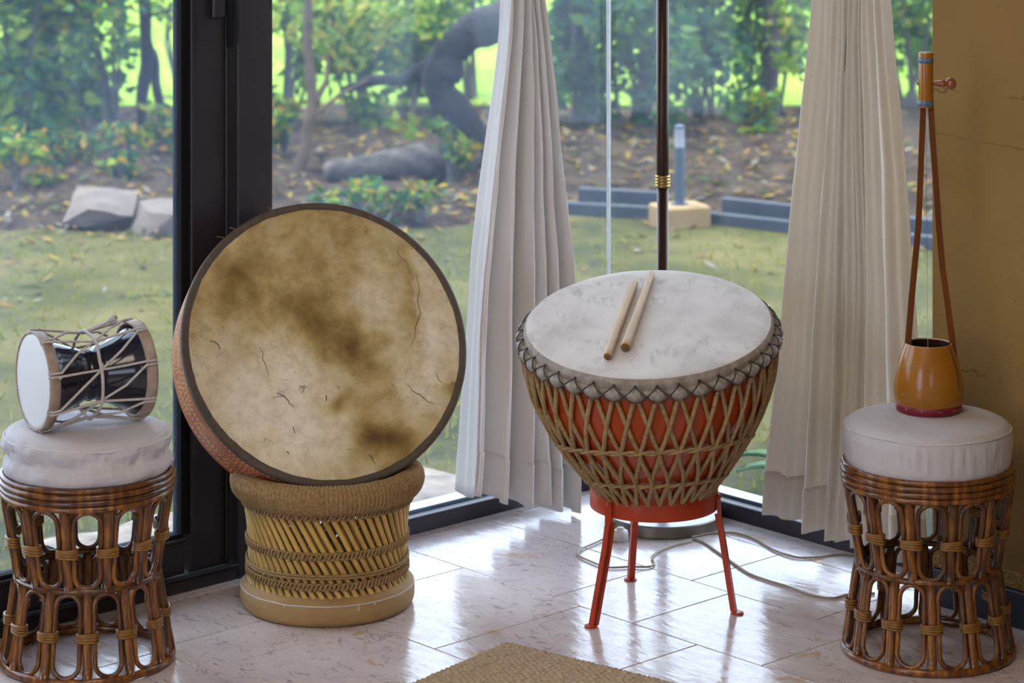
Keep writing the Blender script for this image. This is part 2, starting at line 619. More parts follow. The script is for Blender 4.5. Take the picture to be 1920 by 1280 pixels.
    M['shade'] = simple('cream_lamp_shade', (0.7, 0.62, 0.5), rough=0.9)
    M['cord'] = simple('beige_flex', (0.36, 0.29, 0.19), (0.30, 0.23, 0.15), 20, 0.45)
    M['white_plastic'] = simple('white_plastic', (0.66, 0.61, 0.58), rough=0.35)
    M['rug'] = simple('jute_rug', (0.56, 0.42, 0.27), (0.36, 0.25, 0.15), 110, 0.95, 0.6, 0.003)

    # garden
    t = NT('lawn_grass')
    v = t.coord()
    n1 = t.noise(v, 1.1, 5, 0.65)
    n2 = t.noise(v, 11, 4, 0.7)
    col = t.ramp(n1, [(0.32, (0.026, 0.030, 0.009)), (0.5, (0.066, 0.063, 0.019)), (0.70, (0.115, 0.094, 0.036))])
    col = t.mix(0.6, col, t.ramp(n2, [(0.3, (0.55, 0.6, 0.5)), (0.7, (1.25, 1.2, 1.1))]), 'MULTIPLY')
    t.set(col, 0.95, spec=0.1)
    t.bump(n2, 0.6, 0.03)
    M['lawn'] = t.m
    t = NT('meadow_grass')
    v = t.coord()
    n1 = t.noise(v, 0.7, 5, 0.65)
    col = t.ramp(n1, [(0.30, (0.075, 0.15, 0.015)), (0.5, (0.16, 0.27, 0.025)), (0.72, (0.26, 0.33, 0.05))])
    t.set(col, 0.95, spec=0.1)
    M['meadow'] = t.m
    t = NT('mulch_soil')
    v = t.coord()
    n1 = t.noise(v, 7, 6, 0.75)
    col = t.ramp(n1, [(0.30, (0.016, 0.012, 0.010)), (0.5, (0.045, 0.032, 0.023)), (0.68, (0.085, 0.060, 0.038)), (0.8, (0.16, 0.12, 0.08))])
    t.set(col, 1.0, spec=0.05)
    t.bump(n1, 0.8, 0.05)
    M['mulch'] = t.m
    M['rock'] = simple('pale_garden_rock', (0.125, 0.096, 0.078), (0.062, 0.046, 0.040), 7, 0.9, 0.6, 0.02, detail=6)
    M['stone'] = simple('rough_step_stone', (0.24, 0.205, 0.17), (0.11, 0.095, 0.085), 14, 0.95, 0.7, 0.02, detail=6)
    M['paving'] = simple('grey_paving', (0.30, 0.28, 0.27), (0.22, 0.205, 0.20), 60, 0.9, 0.4, detail=5)
    M['edging'] = simple('dark_slate_edging', (0.020, 0.027, 0.040), (0.034, 0.042, 0.055), 12, 0.7, 0.3)
    M['bollard'] = simple('grey_blue_metal', (0.06, 0.085, 0.12), rough=0.45, metal=0.3)
    M['lens'] = simple('frosted_lens', (0.26, 0.26, 0.30), rough=0.4)
    M['ochre_block'] = simple('ochre_concrete_block', (0.27, 0.175, 0.075), (0.22, 0.14, 0.06), 12, 0.9, 0.2)
    M['bark_dark'] = simple('dark_bark', (0.006, 0.006, 0.008), (0.022, 0.019, 0.019), 22, 0.95, 0.8, 0.02, detail=6)
    M['bark_tan'] = simple('tan_bark', (0.12, 0.075, 0.042), (0.07, 0.044, 0.026), 22, 0.9, 0.5, 0.01)
    M['bark_grey'] = simple('grey_bark', (0.085, 0.078, 0.072), (0.05, 0.045, 0.042), 22, 0.9, 0.5, 0.01)

    M['bark_log'] = simple('sunlit_log_bark', (0.020, 0.016, 0.015), (0.095, 0.078, 0.068), 15, 0.95, 0.9, 0.03, detail=6)  # lighter copy of the dark bark, the limb's sunlit top put into the colour

    def leafmat(name):
        t = NT(name)
        c = t.attr()
        t.set(c, 0.6, spec=0.25)
        tl = t.node('ShaderNodeBsdfTranslucent')
        t.link(t.mix(1.0, c, (1.25, 1.35, 0.7), 'MULTIPLY'), tl.inputs[0])
        mx = t.node('ShaderNodeMixShader')
        mx.inputs[0].default_value = 0.42
        t.link(t.b.outputs[0], mx.inputs[1])
        t.link(tl.outputs[0], mx.inputs[2])
        t.link(mx.outputs[0], t.out.inputs[0])
        return t.m
    M['leaf'] = leafmat('green_leaves')
    M['agave'] = simple('agave_leaf', (0.06, 0.155, 0.035), (0.10, 0.21, 0.05), 12, 0.5)


make_materials()

# ------------------------------------------------------------------ room shell (room coordinates)
ROOM = 5.9
CEIL = 2.65


def build_floor():
    rows = [0.2, -0.115, -0.431, -0.746, -1.170, -1.602]
    while rows[-1] > -ROOM:
        rows.append(rows[-1] - random.choice((0.316, 0.42)))
    splits = {0: [0.52, 0.98], 1: [0.37, 0.705, 1.08], 2: [0.578, 0.828, 1.20], 3: [0.281, 0.667, 1.02], 4: [0.453, 0.86]}
    mb = MB()
    g = 0.0012
    # narrow border strip along the left glazing
    ycuts = [0.2]
    while ycuts[-1] > -ROOM:
        ycuts.append(ycuts[-1] - 0.62)
    def tile(x0, x1, y0, y1):
        k = random.uniform(0.86, 1.04)
        c = (k, k * random.uniform(0.96, 1.0), k * random.uniform(0.96, 1.01))
        mb.box(x0 + g, x1 - g, y0 + g, y1 - g, -0.02, 0.0, 0.0012, None)
        mb.c += [c] * 24
    for a, b in zip(ycuts[:-1], ycuts[1:]):
        tile(-0.02, 0.033, b, a)
    for i, (a, b) in enumerate(zip(rows[:-1], rows[1:])):
        xs = [0.033] + splits.get(i, [])
        if len(xs) == 1:
            xs.append(0.033 + random.uniform(0.2, 0.42))
        if i == 4:
            xs.insert(1, 0.274 if False else 0.2735)
        while xs[-1] < ROOM:
            xs.append(xs[-1] + random.choice((0.33, 0.42, 0.385)))
        for x0, x1 in zip(xs[:-1], xs[1:]):
            tile(x0, x1, b, a)
    o = mb.build('floor', M['marble'], smooth=False)
    in_room(o)
    gb = MB().box(-0.02, ROOM, -ROOM, 0.2, -0.06, -0.0025)
    in_room(gb.build('grout', M['grout'], smooth=False))
    bpy.data.objects['grout'].parent = o
    bpy.data.objects['grout'].location = (0, 0, 0)
    bpy.data.objects['grout'].rotation_euler = (0, 0, 0)


build_floor()


def build_shell():
    in_room(MB().box(-0.8, ROOM + 0.2, -ROOM - 0.2, 0.8, CEIL, CEIL + 0.15).build('ceiling', M['white_wall'], smooth=False))  # unseen eave stretched past the glass to keep direct sun out
    # rendered wall: stands forward of the glazing line, its left end is the sharp vertical edge
    mb = MB()
    nx, nz = 120, 70
    x0, x1, yw = 1.171, ROOM, -0.157
    mb.box(x0, x1, yw, 0.06, 0.085, CEIL, 0.006)
    in_room(mb.build('wall_right', M['ochre'], smooth=False))
    in_room(MB().box(x0 + 0.002, x1, yw - 0.003, 0.0, 0.080, 0.116, 0.002).build('trim_1', M['rough_strip'], smooth=False))
    in_room(MB().box(x0, x1, yw - 0.010, 0.0, 0.0, 0.079, 0.003).build('baseboard_right', M['blue_base'], smooth=False))
    # walls behind the camera, each with a window opening
    mb = MB()
    mb.box(ROOM, ROOM + 0.15, -ROOM, 0.0, 0.0, 0.9)
    mb.box(ROOM, ROOM + 0.15, -ROOM, 0.0, 2.1, CEIL)
    mb.box(ROOM, ROOM + 0.15, -ROOM, -5.2, 0.9, 2.1)
    mb.box(ROOM, ROOM + 0.15, -4.1, 0.0, 0.9, 2.1)
    in_room(mb.build('wall_back', M['white_wall'], smooth=False))
    mb = MB()
    mb.box(0.0, ROOM, -ROOM - 0.15, -ROOM, 0.0, 0.30)
    mb.box(0.0, ROOM, -ROOM - 0.15, -ROOM, 2.3, CEIL)
    mb.box(0.0, 1.5, -ROOM - 0.15, -ROOM, 0.30, 2.3)
    mb.box(2.9, ROOM, -ROOM - 0.15, -ROOM, 0.30, 2.3)
    in_room(mb.build('wall_left', M['white_wall'], smooth=False))


build_shell()


def build_windows():
    # fixed pane on the left side, glass to glass at the corner
    mb = MB()
    mb.box(-0.040, 0.0, -1.082, -0.002, 0.0, 0.040, 0.002)            # bottom rail
    mb.box(-0.075, 0.0, -1.182, -1.082, 0.0, CEIL, 0.003)             # post beside the door
    mb.box(-0.040, 0.0, -1.082, 0.0, CEIL - 0.06, CEIL, 0.002)
    w1 = in_room(mb.build('window_1', M['frame'], smooth=False))
    MB().box(-0.030, -0.022, -1.08, 0.0165, 0.03, CEIL - 0.05).build('glass_pane', M['glass_dusty'], w1, smooth=False)
    MB().box(-0.041, -0.034, -1.08, -0.004, 0.036, 0.046, 0.001).build('gasket', M['gasket'], w1, smooth=False)
    MB().box(-0.125, -0.041, -1.18, 0.10, 0.004, 0.034, 0.003).build('window_sill', M['sill'], w1, smooth=False)
    # fixed pane on the right side
    mb = MB()
    mb.box(-0.002, 1.30, 0.0, 0.040, 0.0, 0.040, 0.002)
    mb.box(0.0, 1.30, 0.0, 0.040, CEIL - 0.06, CEIL, 0.002)
    w2 = in_room(mb.build('window_2', M['frame'], smooth=False))
    MB().box(-0.0165, 1.30, 0.022, 0.030, 0.03, CEIL - 0.05).build('glass_pane', M['glass'], w2, smooth=False)
    MB().box(-0.004, 1.30, 0.034, 0.041, 0.036, 0.046, 0.001).build('gasket', M['gasket'], w2, smooth=False)
    MB().box(-0.125, 1.30, 0.041, 0.125, 0.004, 0.034, 0.003).build('window_sill', M['sill'], w2, smooth=False)
    # silicone joint in the glass corner, its white painting light on the edges
    mb = MB()
    mb.box(-0.024, -0.0195, 0.018, 0.022, 0.04, CEIL - 0.06)
    mb.box(-0.0165, -0.012, 0.018, 0.022, 0.04, CEIL - 0.06)
    mb.box(-0.0195, -0.0165, 0.020, 0.022, 0.04, CEIL - 0.06)
    in_room(mb.build('trim_2', M['glass_edge'], smooth=False))
    # sliding glass door
    y1 = -1.193
    mb = MB()
    mb.box(-0.115, 0.0, -3.9, -1.182, 0.0, 0.030, 0.003)              # floor track
    mb.box(-0.115, 0.0, -3.9, -1.182, CEIL - 0.06, CEIL, 0.003)
    mb.box(-0.006, 0.004, -3.9, -1.182, 0.030, 0.036, 0.001)          # raised lip
    dr = in_room(mb.build('door_1', M['frame'], smooth=False))
    xs0, xs1 = -0.075, -0.022
    sw = 0.118
    mb = MB()
    mb.box(xs0, xs1, y1 - sw + 0.012, y1, 0.034, CEIL - 0.06, 0.004)  # stile
    mb.box(xs1 - 0.012, xs1 + 0.005, y1 - sw + 0.012, y1 - sw + 0.020, 0.118, CEIL - 0.14, 0.002)  # bead edge
    mb.box(xs1 - 0.003, xs1 + 0.006, y1 - 0.010, y1, 0.034, CEIL - 0.06, 0.002)
    mb.box(xs0, xs1, -2.55, y1 - sw, 0.034, 0.112, 0.004)             # bottom rail
    mb.box(xs0, xs1 + 0.004, -2.55, y1 - sw, 0.106, 0.114, 0.002)
    mb.box(xs0, xs1, -2.55, y1 - sw, CEIL - 0.14, CEIL - 0.06, 0.004)
    mb.box(xs0, xs1, -2.65, -2.55, 0.034, CEIL - 0.06, 0.004)
    sash = mb.build('door_sash', M['frame'], dr, smooth=False)
    mb = MB()
    mb.box(xs0 + 0.01, xs1 - 0.008, y1 - sw - 0.006, y1 - sw + 0.014, 0.118, CEIL - 0.14, 0.002)
    mb.box(xs0 + 0.01, xs1 - 0.008, -2.55, y1 - sw, 0.112, 0.122, 0.002)
    mb.build('gasket', M['gasket'], sash, smooth=False)
    MB().box(-0.054, -0.046, -2.55, y1 - sw + 0.004, 0.11, CEIL - 0.13).build('glass_pane', M['glass_dusty'], sash, smooth=False)
    # lever handle hanging down on the stile
    yh = y1 - 0.030
    mb = MB()
    mb.box(xs1, xs1 + 0.012, yh - 0.020, yh + 0.016, 1.275, 1.42, 0.004)
    hb = mb.build('door_handle', M['frame'], dr, smooth=False)
    pts = [(xs1 + 0.012, yh, 1.345), (xs1 + 0.040, yh, 1.345), (xs1 + 0.052, yh, 1.335), (xs1 + 0.054, yh, 1.300), (xs1 + 0.048, yh + 0.002, 1.27), (xs1 + 0.046, yh + 0.002, 1.212)]
    MB().tube(pts, [0.010, 0.010, 0.0105, 0.0105, 0.010, 0.0085], 10, flat=1.25).build('lever', M['gasket'], hb)
    # second leaf of the door, further along the wall
    mb = MB()
    mb.box(-0.115, -0.080, -3.9, -3.80, 0.034, CEIL - 0.06, 0.004)
    mb.box(-0.115, -0.080, -2.60, -2.50, 0.034, CEIL - 0.06, 0.004)
    mb.box(-0.115, -0.080, -3.80, -2.60, 0.034, 0.112, 0.004)
    s2 = mb.build('door_sash', M['frame'], dr, smooth=False)
    MB().box(-0.100, -0.094, -3.81, -2.59, 0.10, CEIL - 0.10).build('glass_pane', M['glass'], s2, smooth=False)
    in_room(MB().box(-0.15, 0.0, -ROOM, -3.9, 0.0, CEIL).build('wall_side', M['white_wall'], smooth=False))


build_windows()


# ------------------------------------------------------------------ curtains
def build_curtain(name, label, matl, axis, outline, hem, folds, seed, tie_z, amp, off, pleats):
    """outline: rows of (pixel row, left px, right px); the cloth hangs near the plane axis = off"""
    rnd = random.Random(seed)
    root_px = outline[len(outline) // 2]
    rows = []
    for (py, pl, pr) in outline:
        a = on_plane(pl, py, axis, off)
        b = on_plane(pr, py, axis, off)
        s = 1 if axis == 'x' else 0
        rows.append(((a[2] + b[2]) / 2, a[s], b[s]))
    rows.sort()
    zs = [r[0] for r in rows]

    def edge(z, k):
        return float(np.interp(z, zs, [r[k] for r in rows]))
    (hl, hr) = hem
    nu, nv = 240, 90
    zt = 2.42
    ph = [rnd.uniform(-0.5, 0.5) for _ in range(40)]
    am = [rnd.uniform(0.75, 1.2) for _ in range(40)]

    def fold(u):
        x = float(np.interp(u, *pleats))
        i = int(x)
        w = x - i
        a = am[i % 40] * (1 - (x - i)) + am[(i + 1) % 40] * (x - i)
        s = math.sin(2 * PI * w)
        return a * (s + 0.34 * math.sin(4 * PI * w + ph[1] * 4) + 0.10 * math.sin(10 * PI * w + ph[2] * 5))

    def pt(i, j):
        u = i / nu
        v = j / nv
        zb = hl + (hr - hl) * u + 0.006 * math.sin(2 * PI * folds * u + 1.0)
        z = zb + (zt - zb) * v
        if z <= tie_z:
            a, b = edge(z, 1), edge(z, 2)
            f = min(1.0, (tie_z - z) / (tie_z - 0.1))
            k = 0.42 + 0.58 * f ** 0.7
        else:
            a0, b0 = edge(tie_z, 1), edge(tie_z, 2)
            g = min(1.0, (z - tie_z) / 0.9)
            mid, hw = (a0 + b0) / 2, (b0 - a0) / 2 * (1 + 0.7 * g ** 0.7)
            a, b = mid - hw, mid + hw
            k = 0.30 + 0.4 * g
        wv = 0.35 * mnoise.noise(Vector((u * 5, z * 2.2, seed)))
        s = a + (b - a) * (u + 0.012 * math.sin(2 * PI * u * folds) * k)
        d = off + (1 if axis == 'x' else -1) * (amp * k * (fold(u) * 0.62 + wv * 0.6) + 0.004 * mnoise.noise(Vector((u * 30, z * 7, seed + 3))))
        return (d, s, z) if axis == 'x' else (s, d, z)
    root = thing(name, label, 'curtain', (CX, CY, 0), (0, 0, TH))
    MB().grid(pt, nu, nv).build('curtain_cloth', matl, root, thick=0.0015)
    # turned hem with its stitch line
    def hp(i, j):
        p = pt(i, 0)
        q = pt(i, 3)
        f = j / 6
        zh = 0.105
        base = Vector(p)
        up = Vector(q)
        dz = up.z - base.z
        c = base + (up - base) * (zh * f / dz)
        n = 0.0022
        return (c.x + n, c.y, c.z - 0.001) if axis == 'x' else (c.x, c.y - n, c.z - 0.001)
    MB().grid(hp, nu, 6).build('hem', matl, root, thick=0.001)
    # tie gathering the cloth
    a, b = edge(tie_z, 1), edge(tie_z, 2)
    pts = []
    for k in range(28):
        w = 2 * PI * k / 28
        s = (a + b) / 2 + (b - a) / 2 * 1.06 * math.cos(w)
        d = off + (amp * 0.45 + 0.012) * math.sin(w)
        pts.append((d, s, tie_z + 0.03) if axis == 'x' else (s, d, tie_z + 0.03))
    MB().tube(pts, 0.012, 8, True).build('tie_band', matl, root)
    return root


build_curtain('curtain', 'white curtain gathered into a narrow top hanging between the two drums', M['curtain'], 'x',
              [(-10, 944, 1010), (60, 938, 1017), (150, 926, 1026), (300, 905, 1040), (500, 881, 1057), (700, 866, 1064), (930, 851, 1066), (1000, 848, 1067)],
              (0.118, 0.012), 4.6, 3, 1.31, 0.088, 0.112, ((0, 0.16, 0.46, 0.62, 0.78, 1), (0.1, 0.7, 1.7, 2.7, 4.0, 5.4)))
build_curtain('curtain', 'cream curtain in long pleats hanging left of the ochre wall, behind the lute stool', M['curtain_b'], 'y',
              [(-10, 1536, 1668), (100, 1529, 1678), (300, 1510, 1696), (600, 1486, 1718), (800, 1471, 1728), (960, 1457, 1734), (1060, 1450, 1738)],
              (0.085, 0.060), 5.6, 12, 1.42, 0.080, -0.105, ((0, 0.30, 0.42, 0.66, 0.74, 1), (0.2, 1.2, 2.0, 5.0, 5.6, 6.6)))


# ------------------------------------------------------------------ rattan stools
R_BASE, R_WAIST, R_RIM = 0.172, 0.143, 0.170
Z_WAIST, Z_RIM0 = 0.182, 0.345


def make_stool(label):
    root = thing('rattan_stool', label, 'stool', (0, 0, 0), group=None)

    def rad(z):
        if z < Z_WAIST:
            return R_BASE + (R_WAIST - R_BASE) * z / Z_WAIST
        return R_WAIST + (R_RIM - R_WAIST) * (z - Z_WAIST) / (Z_RIM0 - Z_WAIST)

    def ring(name, r, z, tr, seed, wob=0.0012):
        pts = []
        for k in range(72):
            w = 2 * PI * k / 72
            q = wob * mnoise.noise(Vector((3 * math.cos(w), 3 * math.sin(w), seed)))
            pts.append(((r + q) * math.cos(w), (r + q) * math.sin(w), z + q * 1.5))
        return MB().tube(pts, tr, 10, True).build(name, M['cane'], root)
    for i, (r, z, tr) in enumerate(((0.1735, 0.3905, 0.0060), (0.1755, 0.3790, 0.0068), (0.1745, 0.3665, 0.0068), (0.1720, 0.3540, 0.0075))):
        ring('rim_band', r, z, tr, i * 3.1)
    ring('waist_ring', R_WAIST + 0.002, Z_WAIST, 0.0068, 20)
    ring('base_ring', R_BASE + 0.001, 0.0085, 0.0085, 27)
    MB().lathe([(0.0, 0.376), (0.168, 0.376), (0.168, 0.384), (0.0, 0.384)], 48).build('seat_board', M['cane'], root)

    N = 12
    for tier, (z0, z1, zb, off) in enumerate(((0.012, 0.180, 0.094, 15.0), (0.184, 0.352, 0.262, 0.0))):
        # post
        mb = MB()
        pts, rr = [], []
        for k in range(9):
            z = z0 + (z1 - z0) * k / 8
            pts.append((rad(z), 0.0008 * math.sin(k * 1.7), z))
            rr.append(0.0098 + 0.0006 * math.sin(k * 2.1))
        post = mb.tube(pts, rr, 12).build('post', M['cane'], root)
        # bent cane loop between two posts
        zc, hh, hw = (z0 + z1) / 2, (z1 - z0) / 2 - 0.004, 0.0265
        pts = []
        st = hh - hw
        for k in range(13):
            w = PI * k / 12
            pts.append((hw * math.cos(w), st + hw * math.sin(w)))
        for k in range(1, 6):
            pts.append((-hw, st - 2 * st * k / 6))
        for k in range(13):
            w = PI + PI * k / 12
            pts.append((hw * math.cos(w), -st + hw * math.sin(w)))
        for k in range(1, 6):
            pts.append((hw, -st + 2 * st * k / 6))
        p3 = []
        for (s, h) in pts:
            z = zc + h
            r = rad(z) + 0.001
            w = PI / N + s * (0.95 + 0.12 * (r - 0.143) / 0.03) / r
            p3.append((r * math.cos(w), r * math.sin(w), z))
        loop = MB().tube(p3, 0.0052, 8, True).build('cane_loop', M['cane'], root)
        # binding round the post and the two canes beside it
        mb = MB()
        r = rad(zb)
        for q in (-1.3, -0.45, 0.45, 1.3):
            pts = []
            for k in range(24):
                w = 2 * PI * k / 24
                pts.append((r + 0.0118 * math.sin(w), 0.0205 * math.copysign(abs(math.cos(w)) ** 0.7, math.cos(w)), zb + q * 0.0055 + 0.0012 * math.sin(w + q)))
            mb.tube(pts, 0.0031, 6, True)
        bind = mb.build('binding', M['binding'], root)
        for o in (post, loop, bind):
            o.rotation_euler = (0, 0, math.radians(off))
        for k in range(1, N):
            for o in (post, loop, bind):
                copy_part(o, root, 2 * PI * k / N)
    return root


STOOL_L = at(164, 1235)
STOOL_R = at(1739, 1218)
stool = make_stool('orange-brown rattan stool carrying the small hourglass drum')
stool.location = STOOL_L
stool.rotation_euler = (0, 0, math.radians(-90 - 6))
stool2 = copy_tree(stool)
stool2['label'] = 'dark rattan stool in front of the ochre wall carrying the one-string lute'
stool2.location = STOOL_R
stool2.rotation_euler = (0, 0, math.radians(-90 - 21))


def make_cushion(label, loc, R, z0, z1, seed, saggy):
    root = thing('seat_cushion', label, 'cushion', (loc.x, loc.y, z0), (0, 0, 0))
    h = z1 - z0
    prof = [(0.0, 0.0), (0.6 * R, 0.0), (0.93 * R, 0.002)]
    if saggy:
        prof += [(0.985 * R, 0.012), (1.0 * R, 0.10 * h + 0.01), (1.01 * R, 0.3 * h), (0.985 * R, 0.44 * h), (1.0 * R, 0.52 * h), (1.005 * R, 0.66 * h), (0.985 * R, 0.80 * h)]
        prof += [(0.95 * R, 0.89 * h), (0.90 * R, 0.945 * h), (0.80 * R, 0.98 * h)]
    else:
        prof += [(0.975 * R, 0.008), (0.99 * R, 0.2 * h), (1.0 * R, 0.45 * h), (1.005 * R, 0.66 * h), (0.995 * R, 0.80 * h), (0.97 * R, 0.885 * h), (0.92 * R, 0.945 * h), (0.83 * R, 0.98 * h)]
    prof += [(0.6 * R, h), (0.3 * R, h), (0.001, h)]
    # refine
    fine = []
    for (a, b) in zip(prof[:-1], prof[1:]):
        for k in range(5):
            fine.append((a[0] + (b[0] - a[0]) * k / 5, a[1] + (b[1] - a[1]) * k / 5))
    fine.append(prof[-1])

    def fn(p, r, w, z):
        side = max(0.0, 1 - abs(z - 0.5 * h) / (0.55 * h)) if r > 0.9 * R else 0.0
        q = Vector((math.cos(w) * 2.5, math.sin(w) * 2.5, seed))
        d = 0.0030 * side * mnoise.noise(Vector((math.cos(w) * 16, math.sin(w) * 16, z * 18 + seed)))
        if saggy:
            d += 0.0065 * side * math.sin(z / h * 9 + 2.6 * mnoise.noise(q)) + 0.0035 * side * mnoise.noise(Vector((w * 9, z * 60, seed)))
        if r > 0.9 * R and 0.5 * h < z < 0.84 * h:
            d += 0.0011 * math.sin(math.pi * (z / h - 0.5) / 0.34) * math.sin(w * 46 + 5 * mnoise.noise(q * 2)) * (0.5 + mnoise.noise(q * 3))
        rr = r + d
        zz = z + (0.0025 if saggy else 0.0015) * mnoise.noise(Vector((p[0] * 14, p[1] * 14, seed + 5))) * (1 if z > 0.5 * h else 0)
        if saggy and z > 0.3 * h:
            zz += -0.004 * math.sin(w + 0.6) * (r / R)
        if r < 0.01:
            rr = r
        return (rr * math.cos(w), rr * math.sin(w), max(0.0, zz))
    MB().lathe(fine, 300, fn=fn).build('cover', M['cushion'], root)
    # piped seam round the top edge
    pts = []
    for k in range(120):
        w = 2 * PI * k / 120
        zz = (0.80 if saggy else 0.835) * h
        q = mnoise.noise(Vector((math.cos(w) * 2.5, math.sin(w) * 2.5, seed)))
        r = (0.988 if saggy else 0.988) * R
        pts.append((r * math.cos(w), r * math.sin(w), zz + 0.004 * q - (0.004 * math.sin(w + 0.6) if saggy else 0)))
    MB().tube(pts, 0.0022, 6, True).build('piping', M['seam'], root)
    if saggy:
        w = math.radians(-42)
        mb = MB()
        c = Vector((1.003 * R * math.cos(w), 1.003 * R * math.sin(w), 0.15 * h))
        Mx = Vector((math.cos(w), math.sin(w), 0)).to_track_quat('Z', 'Y').to_matrix()
        for r0, rt in ((0.0042, 0.0012),):
            mb.tube([c + Mx @ Vector((r0 * math.cos(2 * PI * k / 16), r0 * math.sin(2 * PI * k / 16), 0.001)) for k in range(16)], rt, 6, True)
        mb.build('grommet', M['metal'], root)
    return root


CUSH_Z0, CUSH_Z1 = 0.3860, 0.486
make_cushion('slumped creased white seat cushion under the small hourglass drum', STOOL_L, 0.172, CUSH_Z0, CUSH_Z1, 4.0, True)
make_cushion('smooth white seat cushion under the one-string lute', STOOL_R, 0.174, CUSH_Z0, CUSH_Z1, 9.0, False)


# ------------------------------------------------------------------ small hourglass drum
def build_hourglass():
    RH, LEN = 0.099, 0.232
    a = math.radians(31)
    axis = Vector((-math.cos(a), -math.sin(a), 0.0))              # towards the white head
    ctr = Vector((STOOL_L.x + 0.000, STOOL_L.y - 0.01, CUSH_Z1 + RH + 0.004))
    rot = axis.to_track_quat('Z', 'Y').to_euler()
    root = thing('hourglass_drum', 'small black hourglass drum with white heads and zigzag rope, lying on the left stool', 'drum', ctr, rot)
    h = LEN / 2
    prof = []
    for k in range(33):
        z = -h + 0.008 + (LEN - 0.016) * k / 32
        u = abs(z) / h
        r = 0.050 + (0.090 - 0.050) * (u ** 1.1)
        if abs(z) < 0.014:
            r = 0.0525 + 0.002 * math.cos(z / 0.0035)
        if u > 0.72:
            r = 0.0782 + (0.092 - 0.0782) * (1 - (1 - (u - 0.72) / 0.28) ** 2)
        prof.append((r, z))
    MB().lathe(prof, 64).build('shell', M['black_gloss'], root)
    for s in (1, -1):
        z = s * h
        p = [(0.001, z + s * 0.0006), (RH - 0.010, z + s * 0.0004), (RH - 0.004, z - s * 0.001), (RH - 0.003, z - s * 0.004), (0.001, z - s * 0.005)]
        if s < 0:
            p = p[::-1]
        MB().lathe(p[::-1], 64).build('drumhead', M['white_head'], root)
        hp = [(RH - 0.006, z - s * 0.003), (RH - 0.002, z + s * 0.0015), (RH + 0.002, z + s * 0.0005), (RH + 0.0015, z - s * 0.006), (RH - 0.001, z - s * 0.022), (RH - 0.007, z - s * 0.022), (RH - 0.006, z - s * 0.003)]
        if s > 0:
            hp = hp[::-1]
        MB().lathe(hp, 64, False, False).build('hoop', M['hoop'], root)
    # zigzag lacing pinched by a belt at the waist
    N = 8
    RW = 0.084

    def P(w, r, z):
        return Vector((r * math.cos(w), r * math.sin(w), z))
    mb = MB()
    st = 2 * PI / N
    w0 = 0.25
    for i in range(N):
        wl, wr = w0 + st * i, w0 + st * i + 0.10
        belt = w0 + st * i + 0.05
        for (u, v) in ((wl, wr), (wl - st + 0.07, wr + st - 0.07)):
            pts = [P(u, RH - 0.004, h + 0.001), P(u, RH + 0.004, h - 0.004), P(u, RH + 0.002, h - 0.024),
                   P((u + belt) / 2, (RH + RW) / 2 + 0.002, h * 0.42), P(belt, RW + 0.001, 0.0),
                   P((v + belt) / 2, (RH + RW) / 2 + 0.002, -h * 0.42),
                   P(v, RH + 0.002, -h + 0.024), P(v, RH + 0.004, -h + 0.004), P(v, RH - 0.004, -h - 0.001)]
            mb.tube(pts, 0.0027, 6)
        # turn round each hoop
        for s, wv in ((1, wl), (-1, wr)):
            mb.tube([P(wv - 0.05 * k / 4 * s, RH + 0.003, s * (h - 0.020)) for k in range(5)], 0.0027, 6)
    mb.build('lacing', M['cord_white'], root)
    pts = [P(2 * PI * k / 64, RW + 0.004 + 0.0015 * math.sin(8 * 2 * PI * k / 64), 0.002 * math.sin(4 * 2 * PI * k / 64)) for k in range(64)]
    MB().tube(pts, 0.0036, 6, True).build('waist_belt', M['cord_white'], root)
    # knot on top near the far hoop
    mb = MB()
    up = rot.to_matrix().inverted() @ Vector((0, 0, 1))
    wk = math.atan2(up.y, up.x)
    c = P(wk + 0.05, RH + 0.008, -h * 0.52)
    for q in range(4):
        ax = Matrix.Rotation(q * 0.9, 3, 'X') @ Matrix.Rotation(q * 1.3, 3, 'Y')
        mb.tube([c + ax @ Vector((0.0085 * math.cos(2 * PI * k / 14), 0.0065 * math.sin(2 * PI * k / 14), 0.002 * math.sin(4 * PI * k / 14))) for k in range(14)], 0.0028, 6, True)
    mb.tube([P(wk, RW + 0.003, 0.0), P(wk + 0.03, RW + 0.012, -h * 0.25), c], 0.003, 6)
    mb.tube([P(wk + 0.10, RW + 0.003, 0.0), P(wk + 0.10, RW + 0.013, -h * 0.25), c], 0.003, 6)
    mb.build('knot', M['cord_white'], root)


build_hourglass()


# ------------------------------------------------------------------ bamboo basket stool
BASKET = at(614, 1128)


